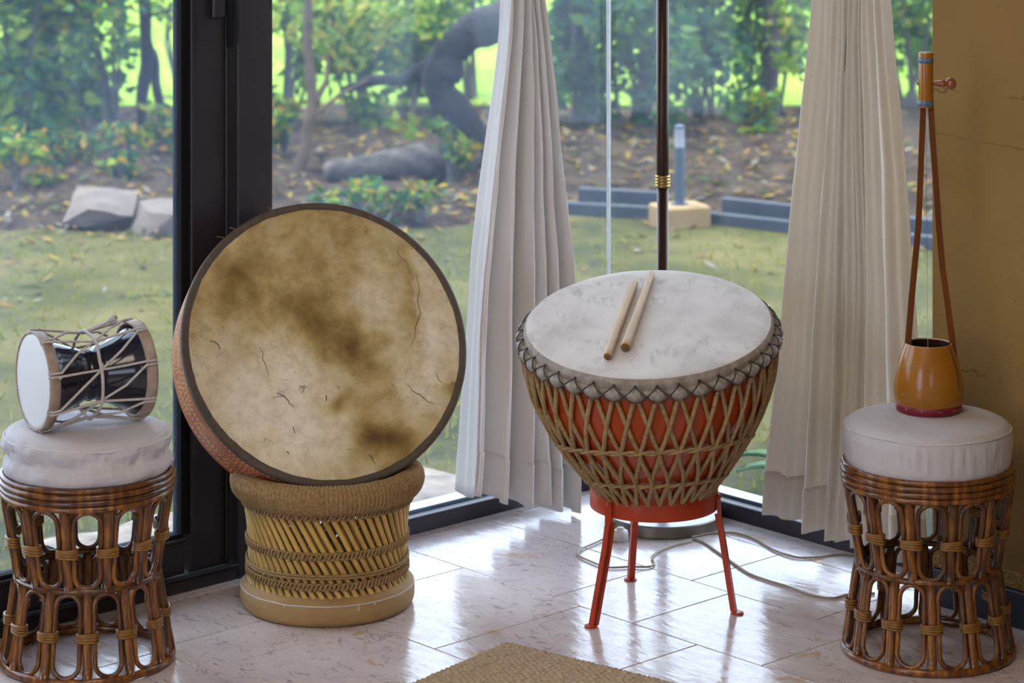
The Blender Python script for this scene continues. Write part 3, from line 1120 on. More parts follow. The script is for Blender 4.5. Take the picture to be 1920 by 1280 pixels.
def build_basket():
    root = thing('bamboo_stool', 'waisted bamboo and cord basket stool holding up the big frame drum', 'stool', BASKET, (0, 0, 0))
    RT, RB = 0.186, 0.174
    ZT, ZB = 0.262, 0.040
    NC = 58
    D = 0.66

    def cane(d, rt, rb):
        pts = []
        a = Vector((rt, 0, ZT))
        b = Vector((rb * math.cos(d), rb * math.sin(d), ZB))
        for k in range(7):
            pts.append(a + (b - a) * k / 6)
        return MB().tube(pts, [0.0060 + 0.0004 * math.sin(k * 2.3) for k in range(7)], 8)
    c0 = cane(D, RT, RB).build('bamboo_cane', M['bamboo'], root)
    c1 = cane(D, RT - 0.013, RB - 0.013).build('bamboo_cane', M['bamboo'], root)
    for k in range(1, NC):
        copy_part(c0, root, 2 * PI * k / NC)
    c1.rotation_euler.z = 0.06
    for k in range(1, 41):
        copy_part(c1, root, 2 * PI * k / 41)

    def rad(z, w=0.0):
        k = (ZT - z) / (ZT - ZB)
        x = RT + (RB * math.cos(D) - RT) * k
        y = RB * math.sin(D) * k
        return math.hypot(x, y)
    # rope rows knotted over the canes
    for z, amp in ((0.236, 0.0070), (0.150, 0.0095), (0.085, 0.0085)):
        mb = MB()
        for s in (1, -1):
            pts = []
            n = NC * 4
            for k in range(n):
                w = 2 * PI * k / n
                zz = z + s * amp * math.sin(PI * k / 2 + 0.6)
                q = math.cos(PI * k / 2 + 0.6)
                pts.append(((rad(zz) + 0.0065 + 0.0025 * q * s) * math.cos(w), (rad(zz) + 0.0065 + 0.0025 * q * s) * math.sin(w), zz))
            mb.tube(pts, 0.0031, 6, True)
        mb.build('rope_row', M['jute'], root)
    mb = MB()
    for z in (0.108, 0.1025):
        pts = []
        for k in range(96):
            w = 2 * PI * k / 96
            pts.append(((rad(z) + 0.0085) * math.cos(w), (rad(z) + 0.0085) * math.sin(w), z + 0.0015 * math.sin(3 * w)))
        mb.tube(pts, 0.0030, 6, True)
    mb.build('rope_girdle', M['jute'], root)
    # cord wound top rim: every turn is modelled
    RR, rr = 0.186, 0.0265
    NT_ = 132

    def rim(i, j):
        w = 2 * PI * i / (NT_ * 4)
        t = 2 * PI * j / 20
        e = rr - 0.001 + 0.0040 * abs(math.sin(PI * i / 4 + 0.35 * math.sin(t)))
        e += 0.0015 * mnoise.noise(Vector((w * 6, t, 2)))
        zz = 0.276 + e * 0.98 * math.sin(t)
        if math.sin(t) < -0.2:
            zz -= 0.010 * (-math.sin(t) - 0.2)
        r = RR + e * math.cos(t)
        return (r * math.cos(w), r * math.sin(w), zz)
    MB().grid(rim, NT_ * 4, 20).build('wound_rim', M['jute'], root)
    # padded foot ring
    prof = []
    for k in range(25):
        t = 2 * PI * k / 24
        r = 0.172 + 0.0205 * math.copysign(abs(math.cos(t)) ** 0.75, math.cos(t))
        z = 0.031 + 0.031 * math.copysign(abs(math.sin(t)) ** 0.7, math.sin(t))
        if z > 0.045:
            r -= 0.25 * (z - 0.045)
        prof.append((r, z))
    MB().lathe(prof[::-1][::-1], 96, False, False).build('foot_ring', M['pad'], root)
    pts = []
    for k in range(140):
        w = 2 * PI * k / 140
        pts.append((0.1905 * math.cos(w), 0.1905 * math.sin(w), 0.0475 + 0.0012 * mnoise.noise(Vector((w * 5, 0, 1)))))
    mb = MB().tube(pts, 0.0014, 5, True)
    for w, dz in ((-1.15, 0.012), (-2.0, 0.006), (-0.95, 0.004)):
        q = Vector((0.1925 * math.cos(w), 0.1925 * math.sin(w), 0.047))
        mb.tube([q, q + Vector((0.002, -0.001, -dz * 0.5)), q + Vector((-0.001, -0.001, -dz))], 0.0013, 5)
    mb.build('stitching', M['thread'], root)


build_basket()


# ------------------------------------------------------------------ big frame drum
def build_frame_drum():
    R, T = 0.3225, 0.145
    psi, beta = math.radians(18.0), math.radians(28.0)
    n = Vector((math.sin(psi) * math.cos(beta), -math.cos(psi) * math.cos(beta), math.sin(beta)))
    yv = (Vector((0, 0, 1)) - n * n.z).normalized()
    xv = yv.cross(n)
    rotm = Matrix((xv, yv, n)).transposed()
    ctr = seen(611, 640, 5.828)
    root = thing('frame_drum', 'large round frame drum with stained brown skin, leaning in the bamboo stool', 'drum', ctr, rotm.to_euler())

    def blob(u, v, cu, cv, su, sv, ang=0.0):
        c, s = math.cos(ang), math.sin(ang)
        a = (u - cu) * c + (v - cv) * s
        b = -(u - cu) * s + (v - cv) * c
        return math.exp(-(a / su) ** 2 - (b / sv) ** 2)

    def skin(u, v):
        q = Vector((u * 2.2, v * 2.2, 3.0))
        n1 = mnoise.fractal(q, 1.0, 2.0, 5)
        n2 = mnoise.fractal(Vector((u * 6 + 9, v * 6, 1.0)), 0.9, 2.0, 5)
        du, dv = 0.10 * mnoise.noise(Vector((u * 3, v * 3, 7))), 0.10 * mnoise.noise(Vector((u * 3, v * 3, 17)))
        uu, vv = u + du, v + dv
        tone = 0.39                                   # 0 = pale cream, 1 = dark brown stain
        tone += 0.16 * max(0.0, min(1.0, (vv + 0.05) * 1.6))  # upper half darkened: shade at the top put into the skin colour
        tone += 0.30 * blob(uu, vv, -0.02, 0.16, 0.55, 0.20, -0.72)
        tone += 0.24 * blob(uu, vv, 0.14, -0.10, 0.34, 0.19, -0.75)
        tone += 0.46 * blob(uu, vv, 0.36, -0.70, 0.22, 0.17)
        tone += 0.40 * blob(uu, vv, 0.05, -0.44, 0.07, 0.06)
        tone += 0.34 * blob(uu, vv, 0.86, -0.35, 0.10, 0.20)
        tone += 0.20 * blob(uu, vv, -0.65, 0.30, 0.30, 0.22)
        tone -= 0.50 * blob(uu, vv, -0.50, -0.36, 0.42, 0.34)
        tone -= 0.30 * blob(uu, vv, -0.20, -0.70, 0.36, 0.20)
        tone -= 0.26 * blob(uu, vv, 0.35, 0.30, 0.28, 0.22)
        tone -= 0.26 * blob(uu, vv, 0.62, -0.30, 0.20, 0.26)
        edge = 0.66 + 0.06 * mnoise.noise(Vector((v * 4, 0, 5))) + 0.03 * mnoise.noise(Vector((v * 15, 0, 5)))
        if -0.35 < v < 0.62 and u > edge:
            tone -= 0.22 * min(1.0, (u - edge) * 14)
        elif -0.35 < v < 0.55 and u > edge - 0.18:
            tone += 0.14 * (u - edge + 0.18) / 0.18
        tone += 0.17 * n1 + 0.16 * n2
        tone = max(0.0, min(1.0, tone))
        stops = [(0.0, (0.86, 0.77, 0.60)), (0.3, (0.73, 0.605, 0.39)), (0.55, (0.51, 0.375, 0.162)), (0.78, (0.28, 0.180, 0.056)), (1.0, (0.150, 0.082, 0.022))]
        for (a, ca), (b, cb) in zip(stops[:-1], stops[1:]):
            if tone <= b:
                k = (tone - a) / (b - a)
                return tuple(x + (y - x) * k for x, y in zip(ca, cb))
        return stops[-1][1]
    # skin
    mb = MB()
    nr, na = 90, 240
    RS = R - 0.0155
    v, f, c = [(0, 0, 0)], [], [skin(0, 0)]
    for i in range(1, nr + 1):
        r = RS * i / nr
        for k in range(na):
            w = 2 * PI * k / na
            x, y = r * math.cos(w), r * math.sin(w)
            v.append((x, y, 0.0016 * mnoise.noise(Vector((x * 9, y * 9, 1.0))) * (1 - (i / nr) ** 4)))
            c.append(skin(x / R, y / R))
    for k in range(na):
        f.append((0, 1 + k, 1 + (k + 1) % na))
    for i in range(1, nr):
        for k in range(na):
            a, b = 1 + (i - 1) * na + k, 1 + (i - 1) * na + (k + 1) % na
            f.append((a, a + na, b + na, b))
    mb.add(v, f, c)
    mb.build('drumhead', M['old_skin'], root)
    # dark border where the skin is glued over the shell edge
    def ragged(p, r, w, z):
        if r < RS + 0.004 and z > -0.003:
            r += 0.0016 * mnoise.noise(Vector((math.cos(w) * 9, math.sin(w) * 9, 2))) + 0.0010 * mnoise.noise(Vector((math.cos(w) * 40, math.sin(w) * 40, 2)))
        if z < -0.008:
            z += 0.004 * mnoise.noise(Vector((math.cos(w) * 14, math.sin(w) * 14, 6)))
        return (r * math.cos(w), r * math.sin(w), z)
    prof = [(RS - 0.0015, -0.001), (RS - 0.001, 0.0012), (R - 0.005, 0.0014), (R - 0.001, 0.0), (R + 0.0012, -0.004), (R + 0.0014, -0.011), (R - 0.001, -0.0115)]
    MB().lathe(prof[::-1], 200, False, False, fn=ragged).build('border_ring', M['skin_edge'], root)
    # shell painted orange red with pale marks
    red, red2, white, gold = (0.46, 0.115, 0.045), (0.40, 0.09, 0.032), (0.80, 0.62, 0.54), (0.66, 0.36, 0.14)
    na, nz = 1500, 44
    v, c, f = [], [], []
    for j in range(nz + 1):
        z = -0.006 - (T - 0.006) * j / nz
        for k in range(na):
            w = 2 * PI * k / na
            rr = R + 0.0006 - 0.004 * (j / nz) ** 2
            v.append((rr * math.cos(w), rr * math.sin(w), z))
            s = w * R                                     # metres round the shell
            q = -z
            col = red if mnoise.noise(Vector((s * 20, q * 20, 0))) > 0 else red2
            cell = s % 0.21
            if 0.0 < cell < 0.085:                        # rows of comb marks
                for base in (0.030, 0.066, 0.102):
                    if abs(q - base) < 0.0017 and cell < 0.080:
                        col = gold
                    if 0 < q - base < 0.020 and (cell % 0.0105) < 0.0030 and cell < 0.078:
                        col = gold
            elif cell > 0.10:                             # arcs and dotted rows
                d = math.hypot(cell - 0.155, (q - 0.072) * 1.0)
                if 0.010 < d < 0.045 and (d % 0.0085) < 0.0024:
                    col = gold
            for base in (0.016, 0.052, 0.088, 0.122):
                if (math.hypot((s % 0.0125) - 0.006, q - base - 0.004 * math.sin(s * 30)) < 0.0033) and (s * 3.1 + base * 20) % 1.0 < 0.7:
                    col = white
            c.append(col)
    for j in range(nz):
        for k in range(na):
            k2 = (k + 1) % na
            f.append((j * na + k, (j + 1) * na + k, (j + 1) * na + k2, j * na + k2))
    MB().add(v, f, c).build('shell', M['shell'], root)
    prof = [(R - 0.004, -T), (R - 0.016, -T), (R - 0.016, -0.003), (R - 0.014, -0.002)]
    MB().lathe(prof, 120, False, False).build('shell_inside', M['raw_wood'], root)
    # open cracks in the old skin
    inv = rotm.inverted()

    def on_skin(px, py):
        o = Vector((0, 0, CAM_H))
        d = seen(px, py, 1.0) - o
        t = (ctr - o).dot(n) / d.dot(n)
        q = inv @ (o + d * t - ctr)
        return Vector((q.x, q.y, 0.0005))
    mb = MB()
    for line, rr in ((((393, 639), (402, 641), (409, 646), (413, 655)), 0.0012), (((486, 650), (493, 662), (492, 673), (500, 688), (503, 704)), 0.0008),
                     (((519, 737), (532, 742), (540, 752), (551, 764)), 0.0011), (((510, 746), (522, 743), (533, 744)), 0.0007), (((549, 799), (553, 812)), 0.0009),
                     (((780, 515), (786, 545), (783, 566), (789, 588), (779, 612), (778, 632), (768, 655)), 0.0007), (((762, 718), (774, 733), (789, 741), (801, 753), (816, 757)), 0.0009),
                     (((817, 698), (822, 712), (829, 719)), 0.0008), (((744, 468), (749, 480), (757, 490)), 0.0008), (((612, 740), (611, 752)), 0.0014), (((538, 846), (541, 851)), 0.0012), (((690, 850), (698, 858), (704, 871)), 0.0008)):
        pts = []
        for a, b in zip(line[:-1], line[1:]):
            for k in range(4):
                t = k / 4
                x, y = a[0] + (b[0] - a[0]) * t, a[1] + (b[1] - a[1]) * t
                pts.append(on_skin(x + 2.2 * mnoise.noise(Vector((x * 0.3, y * 0.3, 0))), y + 2.2 * mnoise.noise(Vector((x * 0.3, y * 0.3, 5)))))
        pts.append(on_skin(*line[-1]))
        m = len(pts)
        mb.tube(pts, [rr * (0.35 + 0.65 * math.sin(PI * (i + 0.5) / m)) for i in range(m)], 5)
    mb.build('cracks', M['skin_edge'], root)
    # loose strings left at the edge
    mb = MB()
    for w, ln in ((2.25, 0.018), (2.15, 0.014), (1.85, 0.012)):
        p = Vector(((R + 0.001) * math.cos(w), (R + 0.001) * math.sin(w), -0.004))
        e = Vector((math.cos(w + 0.7), math.sin(w + 0.7), 0.1))
        mb.tube([p, p + e * ln * 0.5 + Vector((0, 0, 0.002)), p + e * ln], 0.0008, 5)
    mb.build('loose_threads', M['jute'], root)


build_frame_drum()


# ------------------------------------------------------------------ kettle drum on its red stand
KB = Vector((0.312, 5.778, 0.0))


def build_stand():
    root = thing('drum_stand', 'red metal three-legged ring stand under the rope-laced kettle drum', 'stand', KB, (0, 0, 0))
    r0, r1 = 0.1355, 0.1405
    prof = [(r0, 0.222), (r1, 0.222), (r1 + 0.0005, 0.224), (r1 + 0.0005, 0.262), (r1, 0.264), (r0, 0.264), (r0, 0.222)]
    MB().lathe(prof, 96, False, False).build('ring', M['stand'], root, smooth='auto')
    for (px, py) in ((1108, 1175), (1382, 1150), (1182, 1087)):
        ft = at(px, py) - KB
        ft.z = 0
        w = math.atan2(ft.y, ft.x)
        u = Vector((math.cos(w), math.sin(w), 0))
        tv = Vector((-u.y, u.x, 0))
        pts = [u * (r1 + 0.004) + Vector((0, 0, 0.250)), u * (r1 + 0.006) + Vector((0, 0, 0.212)), u * (r1 + 0.016) + Vector((0, 0, 0.160)), u * (ft.length - 0.004) + Vector((0, 0, 0.003))]
        mb = MB()
        hw, ht = 0.0085, 0.0030
        v = []
        for p in pts:
            for (a, b) in ((-hw, -ht), (hw, -ht), (hw, ht), (-hw, ht)):
                v.append(p + tv * a + u * b)
        f = [(0, 1, 2, 3), (15, 14, 13, 12)]
        for i in range(3):
            for k in range(4):
                k2 = (k + 1) % 4
                f.append((i * 4 + k, (i + 1) * 4 + k, (i + 1) * 4 + k2, i * 4 + k2))
        mb.add(v, f)
        # second flange of the angle iron, and the weld bead at the ring
        v = []
        for p in pts[1:]:
            for (a, b) in ((hw - 0.004, -0.012), (hw, -0.012), (hw, ht), (hw - 0.004, ht)):
                v.append(p + tv * a + u * b)
        f = [(0, 1, 2, 3), (11, 10, 9, 8)]
        for i in range(2):
            for k in range(4):
                k2 = (k + 1) % 4
                f.append((i * 4 + k, (i + 1) * 4 + k, (i + 1) * 4 + k2, i * 4 + k2))
        mb.add(v, f)
        mb.ball(pts[0] + Vector((0, 0, 0.002)), 0.007, 0.007, 0.006, 10, 6)
        leg = mb.build('leg', M['stand'], root, smooth=False)
        MB().lathe([(0.0135, 0.0), (0.0145, 0.001), (0.0145, 0.003), (0.0130, 0.004), (0.004, 0.0045)], 24).build('foot_plate', M['stand'], leg, loc=u * ft.length)


build_stand()

TILT = math.radians(14.2)
K_AX = Vector((-0.055, -math.sin(TILT), math.cos(TILT))).normalized()
K_BASE = KB + Vector((0.004, 0.0, 0.264))
K_LEN = 0.391
K_PROF = [(-0.10, 0.085), (-0.06, 0.104), (0.0, 0.121), (0.07, 0.136), (0.14, 0.155), (0.21, 0.174), (0.31, 0.198), (0.41, 0.219), (0.52, 0.239), (0.64, 0.256), (0.76, 0.265), (0.88, 0.268), (0.97, 0.2635)]


def kr(t):
    return float(np.interp(t, [p[0] for p in K_PROF], [p[1] for p in K_PROF]))


def k_rot():
    front = Vector((0, -1, 0))
    x = (front - K_AX * front.dot(K_AX)).normalized()     # local x looks at the camera
    y = K_AX.cross(x)
    return Matrix((x, y, K_AX)).transposed()


def build_kettle():
    root = thing('kettle_drum', 'rope-netted orange bowl drum with a pale skin head, set in the red stand', 'drum', K_BASE, k_rot().to_euler())
    fine = []
    ts = np.linspace(-0.10, 0.97, 60)
    # smooth profile through a running mean
    rs = np.array([kr(t) for t in ts])
    for _ in range(4):
        rs[1:-1] = (rs[:-2] + 2 * rs[1:-1] + rs[2:]) / 4
    prof = [(0.0005, -0.108 * K_LEN)] + [(r, t * K_LEN) for r, t in zip(rs, ts)]
    MB().lathe(prof, 96).build('bowl', M['bowl'], root)
    RHD = 0.2675
    zt = K_LEN
    p = [(RHD + 0.0035, zt - 0.030), (RHD + 0.0035, zt - 0.012), (RHD + 0.0025, zt - 0.005), (RHD - 0.004, zt + 0.0005)]
    MB().lathe(p, 128, False, False).build('skin_lip', M['lip'], root)
    p = [(RHD - 0.003, zt + 0.0004), (RHD - 0.010, zt + 0.0016)]
    for k in range(1, 20):
        p.append(((RHD - 0.010) * (1 - k / 20), zt + 0.0018))
    p.append((0.0005, zt + 0.0018))
    MB().lathe(p, 128, False, False, fn=lambda q, r, w, z: (q[0], q[1], z + 0.0007 * mnoise.noise(Vector((q[0] * 12, q[1] * 12, 4))))).build('drumhead', M['goat'], root)
    # hoop ring wrapped in hide with its bulges
    RHP, ZH = 0.2725, K_LEN - 0.0290
    N = 38
    pts = [(RHP * math.cos(2 * PI * k / 96), RHP * math.sin(2 * PI * k / 96), ZH) for k in range(96)]
    MB().tube(pts, 0.0085, 10, True).build('hoop', M['lip'], root)
    mb = MB()
    mb.ball((RHP + 0.0036, 0, ZH - 0.0010), 0.0140, 0.0215, 0.0132, 20, 14)
    bead = mb.build('hide_bulge', M['bead'], root)
    for k in range(1, N):
        copy_part(bead, root, 2 * PI * k / N)
    # dark thin lacing crossing between the bulges
    mb = MB()
    st = 2 * PI / N
    for k in range(N):
        w = st * k
        for s in (1, -1):
            pts = []
            for (dw, dr, dz) in ((0.0, 0.0005, 0.0170), (0.16, 0.009, 0.0125), (0.36, 0.0135, 0.0052), (0.50, 0.0118, -0.0015), (0.66, 0.0150, -0.0085), (0.90, 0.0125, -0.0150)):
                a = w + s * dw * st
                pts.append(((RHP + dr) * math.cos(a), (RHP + dr) * math.sin(a), ZH + dz))
            mb.tube(pts, 0.0013, 5)
        # little stitch where the cord enters the skin
        mb.ball(((RHP - 0.0005) * math.cos(w), (RHP - 0.0005) * math.sin(w), ZH + 0.0165), 0.0034, 0.0034, 0.0028, 8, 5)
    mb.build('hoop_lacing', M['lace'], root)

    def row1(w):
        return max(0.10, 0.30 + 0.255 * math.cos(w))

    def row2(w):
        return max(0.03, 0.05 + 0.235 * math.cos(w))

    def row3(w):
        return max(-0.06, -0.06 + 0.16 * math.cos(w))
    t_top = (ZH - 0.010) / K_LEN

    def P(w, t, d):
        r = kr(t) + d
        return Vector((r * math.cos(w), r * math.sin(w), t * K_LEN))
    for s in (1, -1):
        mb = MB()
        for k in range(N):
            w0 = st * k
            pts = []
            lift = 0.0050 if s > 0 else 0.0078
            jit = 0.10 * mnoise.noise(Vector((k * 1.7, s, 0)))
            n1, n2, n3 = 9, 6, 5
            for i in range(n1):
                q = i / n1
                a = w0 + s * st * (0.06 + 0.88 * q + jit * math.sin(PI * q))
                t1 = row1(w0 + s * st)
                pts.append(P(a, t_top + (t1 - t_top) * q, lift + (0.004 if i == 0 else 0)))
            for i in range(n2):
                q = i / n2
                a = w0 + s * st * (1.0 - 0.5 * q + 0.06 * math.sin(2 * PI * q))
                t1, t2 = row1(w0 + s * st), row2(w0 + s * st * 0.5)
                pts.append(P(a, t1 + (t2 - t1) * q, lift))
            for i in range(n3):
                q = i / (n3 - 1)
                a = w0 + s * st * (0.5 + 0.5 * q)
                t2, t3 = row2(w0 + s * st * 0.5), row3(w0 + s * st)
                pts.append(P(a, t2 + (t3 - t2) * q, lift))
            mb.tube(pts, 0.0051, 7)
        mb.build('rope_net', M['net'], root)
    for row in (row1, row2):
        mb = MB()
        for sgn in (1, -1):
            pts = []
            for k in range(N * 4):
                w = 2 * PI * k / (N * 4)
                t = row(w) + sgn * 0.010 * math.sin(2 * PI * k / 8)
                pts.append(P(w, t, 0.0095 + 0.003 * sgn * math.cos(2 * PI * k / 8)))
            mb.tube(pts, 0.0034, 6, True)
        mb.build('cross_rope', M['net'], root)
    return root


kettle = build_kettle()


def head_point(px, py):
    """where the ray of a pixel meets the skin of the kettle drum"""
    n = K_AX
    o = Vector((0, 0, CAM_H))
    d = seen(px, py, 1.0) - o
    c = K_BASE + K_AX * (K_LEN + 0.0022)
    t = (c - o).dot(n) / d.dot(n)
    return o + d * t


def drumstick(label, pa, pb, ra, rb, bent):
    a = head_point(*pa) + K_AX * ra
    b = head_point(*pb) + K_AX * rb
    ln = (b - a).length
    q = (b - a).to_track_quat('Z', 'Y').to_euler()
    root = thing('drumstick', label, 'drumstick', a, q)
    mb = MB()
    prof = [(ra * 0.30, -0.0005), (ra * 0.85, 0.0), (ra, 0.003)]
    for k in range(1, 20):
        f = k / 20
        e = 0.0004 * math.sin(k * 1.9)
        if bent and k in (5, 12):
            e += 0.0007
        prof.append((ra + (rb - ra) * f + e, ln * f))
    prof += [(rb * 0.96, ln - rb * 0.5), (rb * 0.7, ln - 0.0015), (rb * 0.3, ln), (0.0005, ln + 0.0003)]
    mb.lathe(prof, 20, False, False)
    mb.build('shaft', M['stick'], root)
    MB().lathe([(0.0005, 0.0), (ra * 0.28, -0.001), (ra * 0.72, -0.0012), (ra * 0.88, 0.0008)], 20, False, False).build('butt_end', M['stick_end'], root)


drumstick('shorter pale bamboo drumstick lying on the kettle drum, end hollow and dark', (1139, 676), (1190, 536), 0.0092, 0.0098, False)
drumstick('longer knobbly drumstick lying beside the shorter one on the kettle drum', (1173, 660), (1223, 516), 0.0112, 0.0075, True)


# ------------------------------------------------------------------ one-string lute on the right stool
def build_lute():
    z0 = CUSH_Z1 + 0.001
    base = at(1741, 768, z0)
    root = thing('one_string_lute', 'amber one-string lute with two bamboo arms, standing on the right stool', 'instrument', base, (0, 0, 0))
    S = 5.56 / F_PX
    prof = [(0.0655, 0.0), (0.0668, 0.002), (0.0680, 0.010), (0.0705, 0.022), (0.0722, 0.034), (0.0725, 0.046), (0.0712, 0.062), (0.0685, 0.078), (0.0645, 0.096), (0.0590, 0.114), (0.0530, 0.130), (0.0500, 0.1385), (0.0492, 0.1405)]
    fine = []
    for a, b in zip(prof[:-1], prof[1:]):
        fine += [a, ((a[0] + b[0]) / 2, (a[1] + b[1]) / 2)]
    fine.append(prof[-1])
    MB().lathe(fine, 72, True, False).build('body', M['amber'], root)
    MB().lathe([(0.0492, 0.1405), (0.0480, 0.1418), (0.0466, 0.1408), (0.0466, 0.139)], 72, False, False).build('mouth_rim', M['rim'], root)
    MB().lathe([(0.0468, 0.1395), (0.060, 0.10), (0.067, 0.05), (0.060, 0.012), (0.0005, 0.010)], 48, False, False).build('inside', M['inside'], root)
    mb = MB()
    mb.lathe([(0.0660, 0.0), (0.0676, 0.001), (0.0688, 0.009), (0.0700, 0.0175), (0.0690, 0.0178)], 72, False, False)
    band = mb.build('band', M['crimson'], root)
    for k in range(12):
        w = 2 * PI * (k + 0.35) / 12
        MB().ball((0.0695 * math.cos(w), 0.0695 * math.sin(w), 0.0105), 0.0028, 0.0028, 0.0026, 10, 6).build('stud', M['brass'], band)
    # engraved lines
    mb = MB()
    for z, r in ((0.1035, 0.0629), (0.1000, 0.0640), (0.0965, 0.0648), (0.0435, 0.0729), (0.0395, 0.0729)):
        w0, w1 = (-2.75, -2.0) if z > 0.06 else (-2.65, -2.25)
        mb.tube([((r) * math.cos(w0 + (w1 - w0) * k / 16), r * math.sin(w0 + (w1 - w0) * k / 16), z) for k in range(17)], 0.0004, 4)
    mb.build('engraved_lines', M['rim'], root)
    # two bamboo arms meeting in the neck
    def arm(pts, w):
        v, f = [], []
        m = len(pts)
        for i, (x, z) in enumerate(pts):
            hw = w * (0.94 + 0.12 * (1 - i / m))
            for (a, b) in ((-hw, -0.0025), (hw, -0.0025), (hw, 0.0035), (-hw, 0.0035)):
                v.append((x + a, b, z))
        for i in range(m - 1):
            for k in range(4):
                k2 = (k + 1) % 4
                f.append((i * 4 + k, i * 4 + k2, (i + 1) * 4 + k2, (i + 1) * 4 + k))
        f += [(3, 2, 1, 0), tuple(range(4 * m - 4, 4 * m))]
        return MB().add(v, f)

    def X(px):
        return (px - 1741) * S

    def Z(py):
        return CAM_H - z0 - (py + 400) * S
    lp = [(1702, 655), (1703, 636), (1709, 560), (1716, 485), (1722, 420), (1726, 330), (1729, 250), (1731, 190)]
    arm([(X(a), Z(b)) for a, b in lp], 0.0062).build('arm', M['amber_dark'], root, smooth='auto')
    rp = [(1793, 735), (1791, 690), (1786, 640), (1777, 570), (1767, 500), (1760, 420), (1754, 330), (1748, 250), (1745, 190)]
    arm([(X(a), Z(b)) for a, b in rp], 0.0064).build('arm', M['amber_dark'], root, smooth='auto')
    # slot in the body beside the right arm
    mb = MB()
    w = math.radians(-38)
    mb.tube([((kx) * math.cos(w), kx * math.sin(w), z) for kx, z in ((0.0503, 0.136), (0.0593, 0.113), (0.0665, 0.086), (0.0712, 0.060), (0.0723, 0.048))], [0.0012, 0.0015, 0.0016, 0.0014, 0.0006], 6)
    mb.build('slot', M['inside'], root)
    # neck
    zt, zb = Z(97), Z(199)
    nx = X(1736)
    MB().lathe([(0.0148, zb), (0.0155, zb + 0.002), (0.0152, (zb + zt) / 2), (0.0158, zt - 0.002), (0.0150, zt)], 32, True, False).build('neck', M['amber'], root, loc=(nx, 0, 0), smooth='auto')
    MB().lathe([(0.0150, zt), (0.0146, zt + 0.0012), (0.0005, zt + 0.0014)], 32, False, False).build('neck_cap', M['peg_end'], root, loc=(nx, 0, 0))
    for z in (Z(111), Z(191)):
        MB().lathe([(0.0153, z - 0.0058), (0.0163, z - 0.0055), (0.0163, z + 0.0055), (0.0153, z + 0.0058)], 32, False, False).build('neck_band', M['blue_band'], root, loc=(nx, 0, 0))
    zp = Z(155)
    e = (-PI / 2 * 0, PI / 2, 0)
    mb = MB().lathe([(0.003, -0.0185), (0.0036, -0.016), (0.0042, 0.012), (0.0046, 0.016), (0.0052, 0.022), (0.0075, 0.034), (0.0082, 0.037), (0.0062, 0.041), (0.0058, 0.0415)], 20)
    peg = mb.build('tuning_peg', M['peg'], root, loc=(nx, 0, zp), rot=e)
    MB().ball((0, 0, 0.0525), 0.0128, 0.0128, 0.0118, 20, 12).build('knob', M['peg'], peg)
    MB().tube([(nx, 0.004, zb + 0.01), (0, 0, 0.012)], 0.0004, 4).build('string', M['brass'], root)


build_lute()


# ------------------------------------------------------------------ floor lamp, cords
def build_lamp():
    c = at(1245, 978)
    c += Vector((-0.004, -0.012, 0))
    root = thing('floor_lamp', 'slim dark bronze floor lamp in the glass corner behind the kettle drum', 'lamp', c)
    MB().lathe([(0.138, 0.0), (0.1415, 0.002), (0.1415, 0.027), (0.139, 0.029)], 72, True, False).build('base', M['steel'], root, smooth='auto')
    MB().lathe([(0.1392, 0.0285), (0.138, 0.0295), (0.02, 0.0300), (0.02, 0.034), (0.0125, 0.038)], 72, False, False).build('base_top', M['steel_top'], root, smooth='auto')
    d = c.y
    zc = CAM_H - (340 + 400) / F_PX * d
    MB().lathe([(0.0128, 0.030), (0.0138, 0.034), (0.0138, zc)], 24).build('pole', M['bronze'], root)
    MB().lathe([(0.0138, zc), (0.0152, zc + 0.004), (0.0148, 1.50)], 24).build('pole', M['bronze'], root)
    mb = MB()
    prof = []
    for k in range(4):
        z = zc - 0.014 + 0.0075 * k
        prof += [(0.0158, z), (0.0182, z + 0.0015), (0.0182, z + 0.0055), (0.0160, z + 0.007)]
    MB().lathe(prof, 32).build('collar', M['brass'], root)
    MB().lathe([(0.19, 1.52), (0.192, 1.521), (0.125, 1.80), (0.123, 1.80), (0.188, 1.522)], 48, False, False).build('lamp_shade', M['shade'], root)


build_lamp()


def cord(name, label, pix, r=0.0032, z=0.0036, start=None):
    pts = [at(x, y, z) for (x, y) in pix]
    # catmull-rom
    out = []
    for i in range(len(pts) - 1):
        p0, p1, p2, p3 = pts[max(i - 1, 0)], pts[i], pts[i + 1], pts[min(i + 2, len(pts) - 1)]
        for k in range(8):
            t = k / 8
            out.append(0.5 * ((2 * p1) + (p2 - p0) * t + (2 * p0 - 5 * p1 + 4 * p2 - p3) * t * t + (3 * p1 - p0 - 3 * p2 + p3) * t ** 3))
    out.append(pts[-1])
    o = MB().tube(out, r, 8).build(name, M['cord'])
    return tag(o, label, 'cord')


cord('power_cord', 'thin beige cord looping from the lamp base round to the white foot switch',
     [(1297, 1013), (1285, 1017), (1262, 1022), (1236, 1033), (1222, 1044), (1227, 1055), (1216, 1062), (1180, 1062), (1140, 1063), (1105, 1051), (1084, 1040), (1090, 1029), (1112, 1019), (1133, 1010), (1148, 1011)], 0.0024)
cord('power_cord', 'beige cord running from the lamp base towards the right window frame, the rear one',
     [(1297, 1006), (1320, 1001), (1350, 998), (1385, 1000), (1420, 1012), (1450, 1030), (1490, 1044), (1530, 1044), (1565, 1039), (1605, 1040), (1650, 1058)], 0.0027, 0.0034)
cord('power_cord', 'beige cord trailing between the stand leg and the right stool, the front one',
     [(1300, 1010), (1322, 1018), (1345, 1034), (1375, 1055), (1405, 1075), (1440, 1088), (1480, 1100), (1520, 1115), (1560, 1121), (1592, 1114), (1640, 1112)], 0.0028, 0.0030)


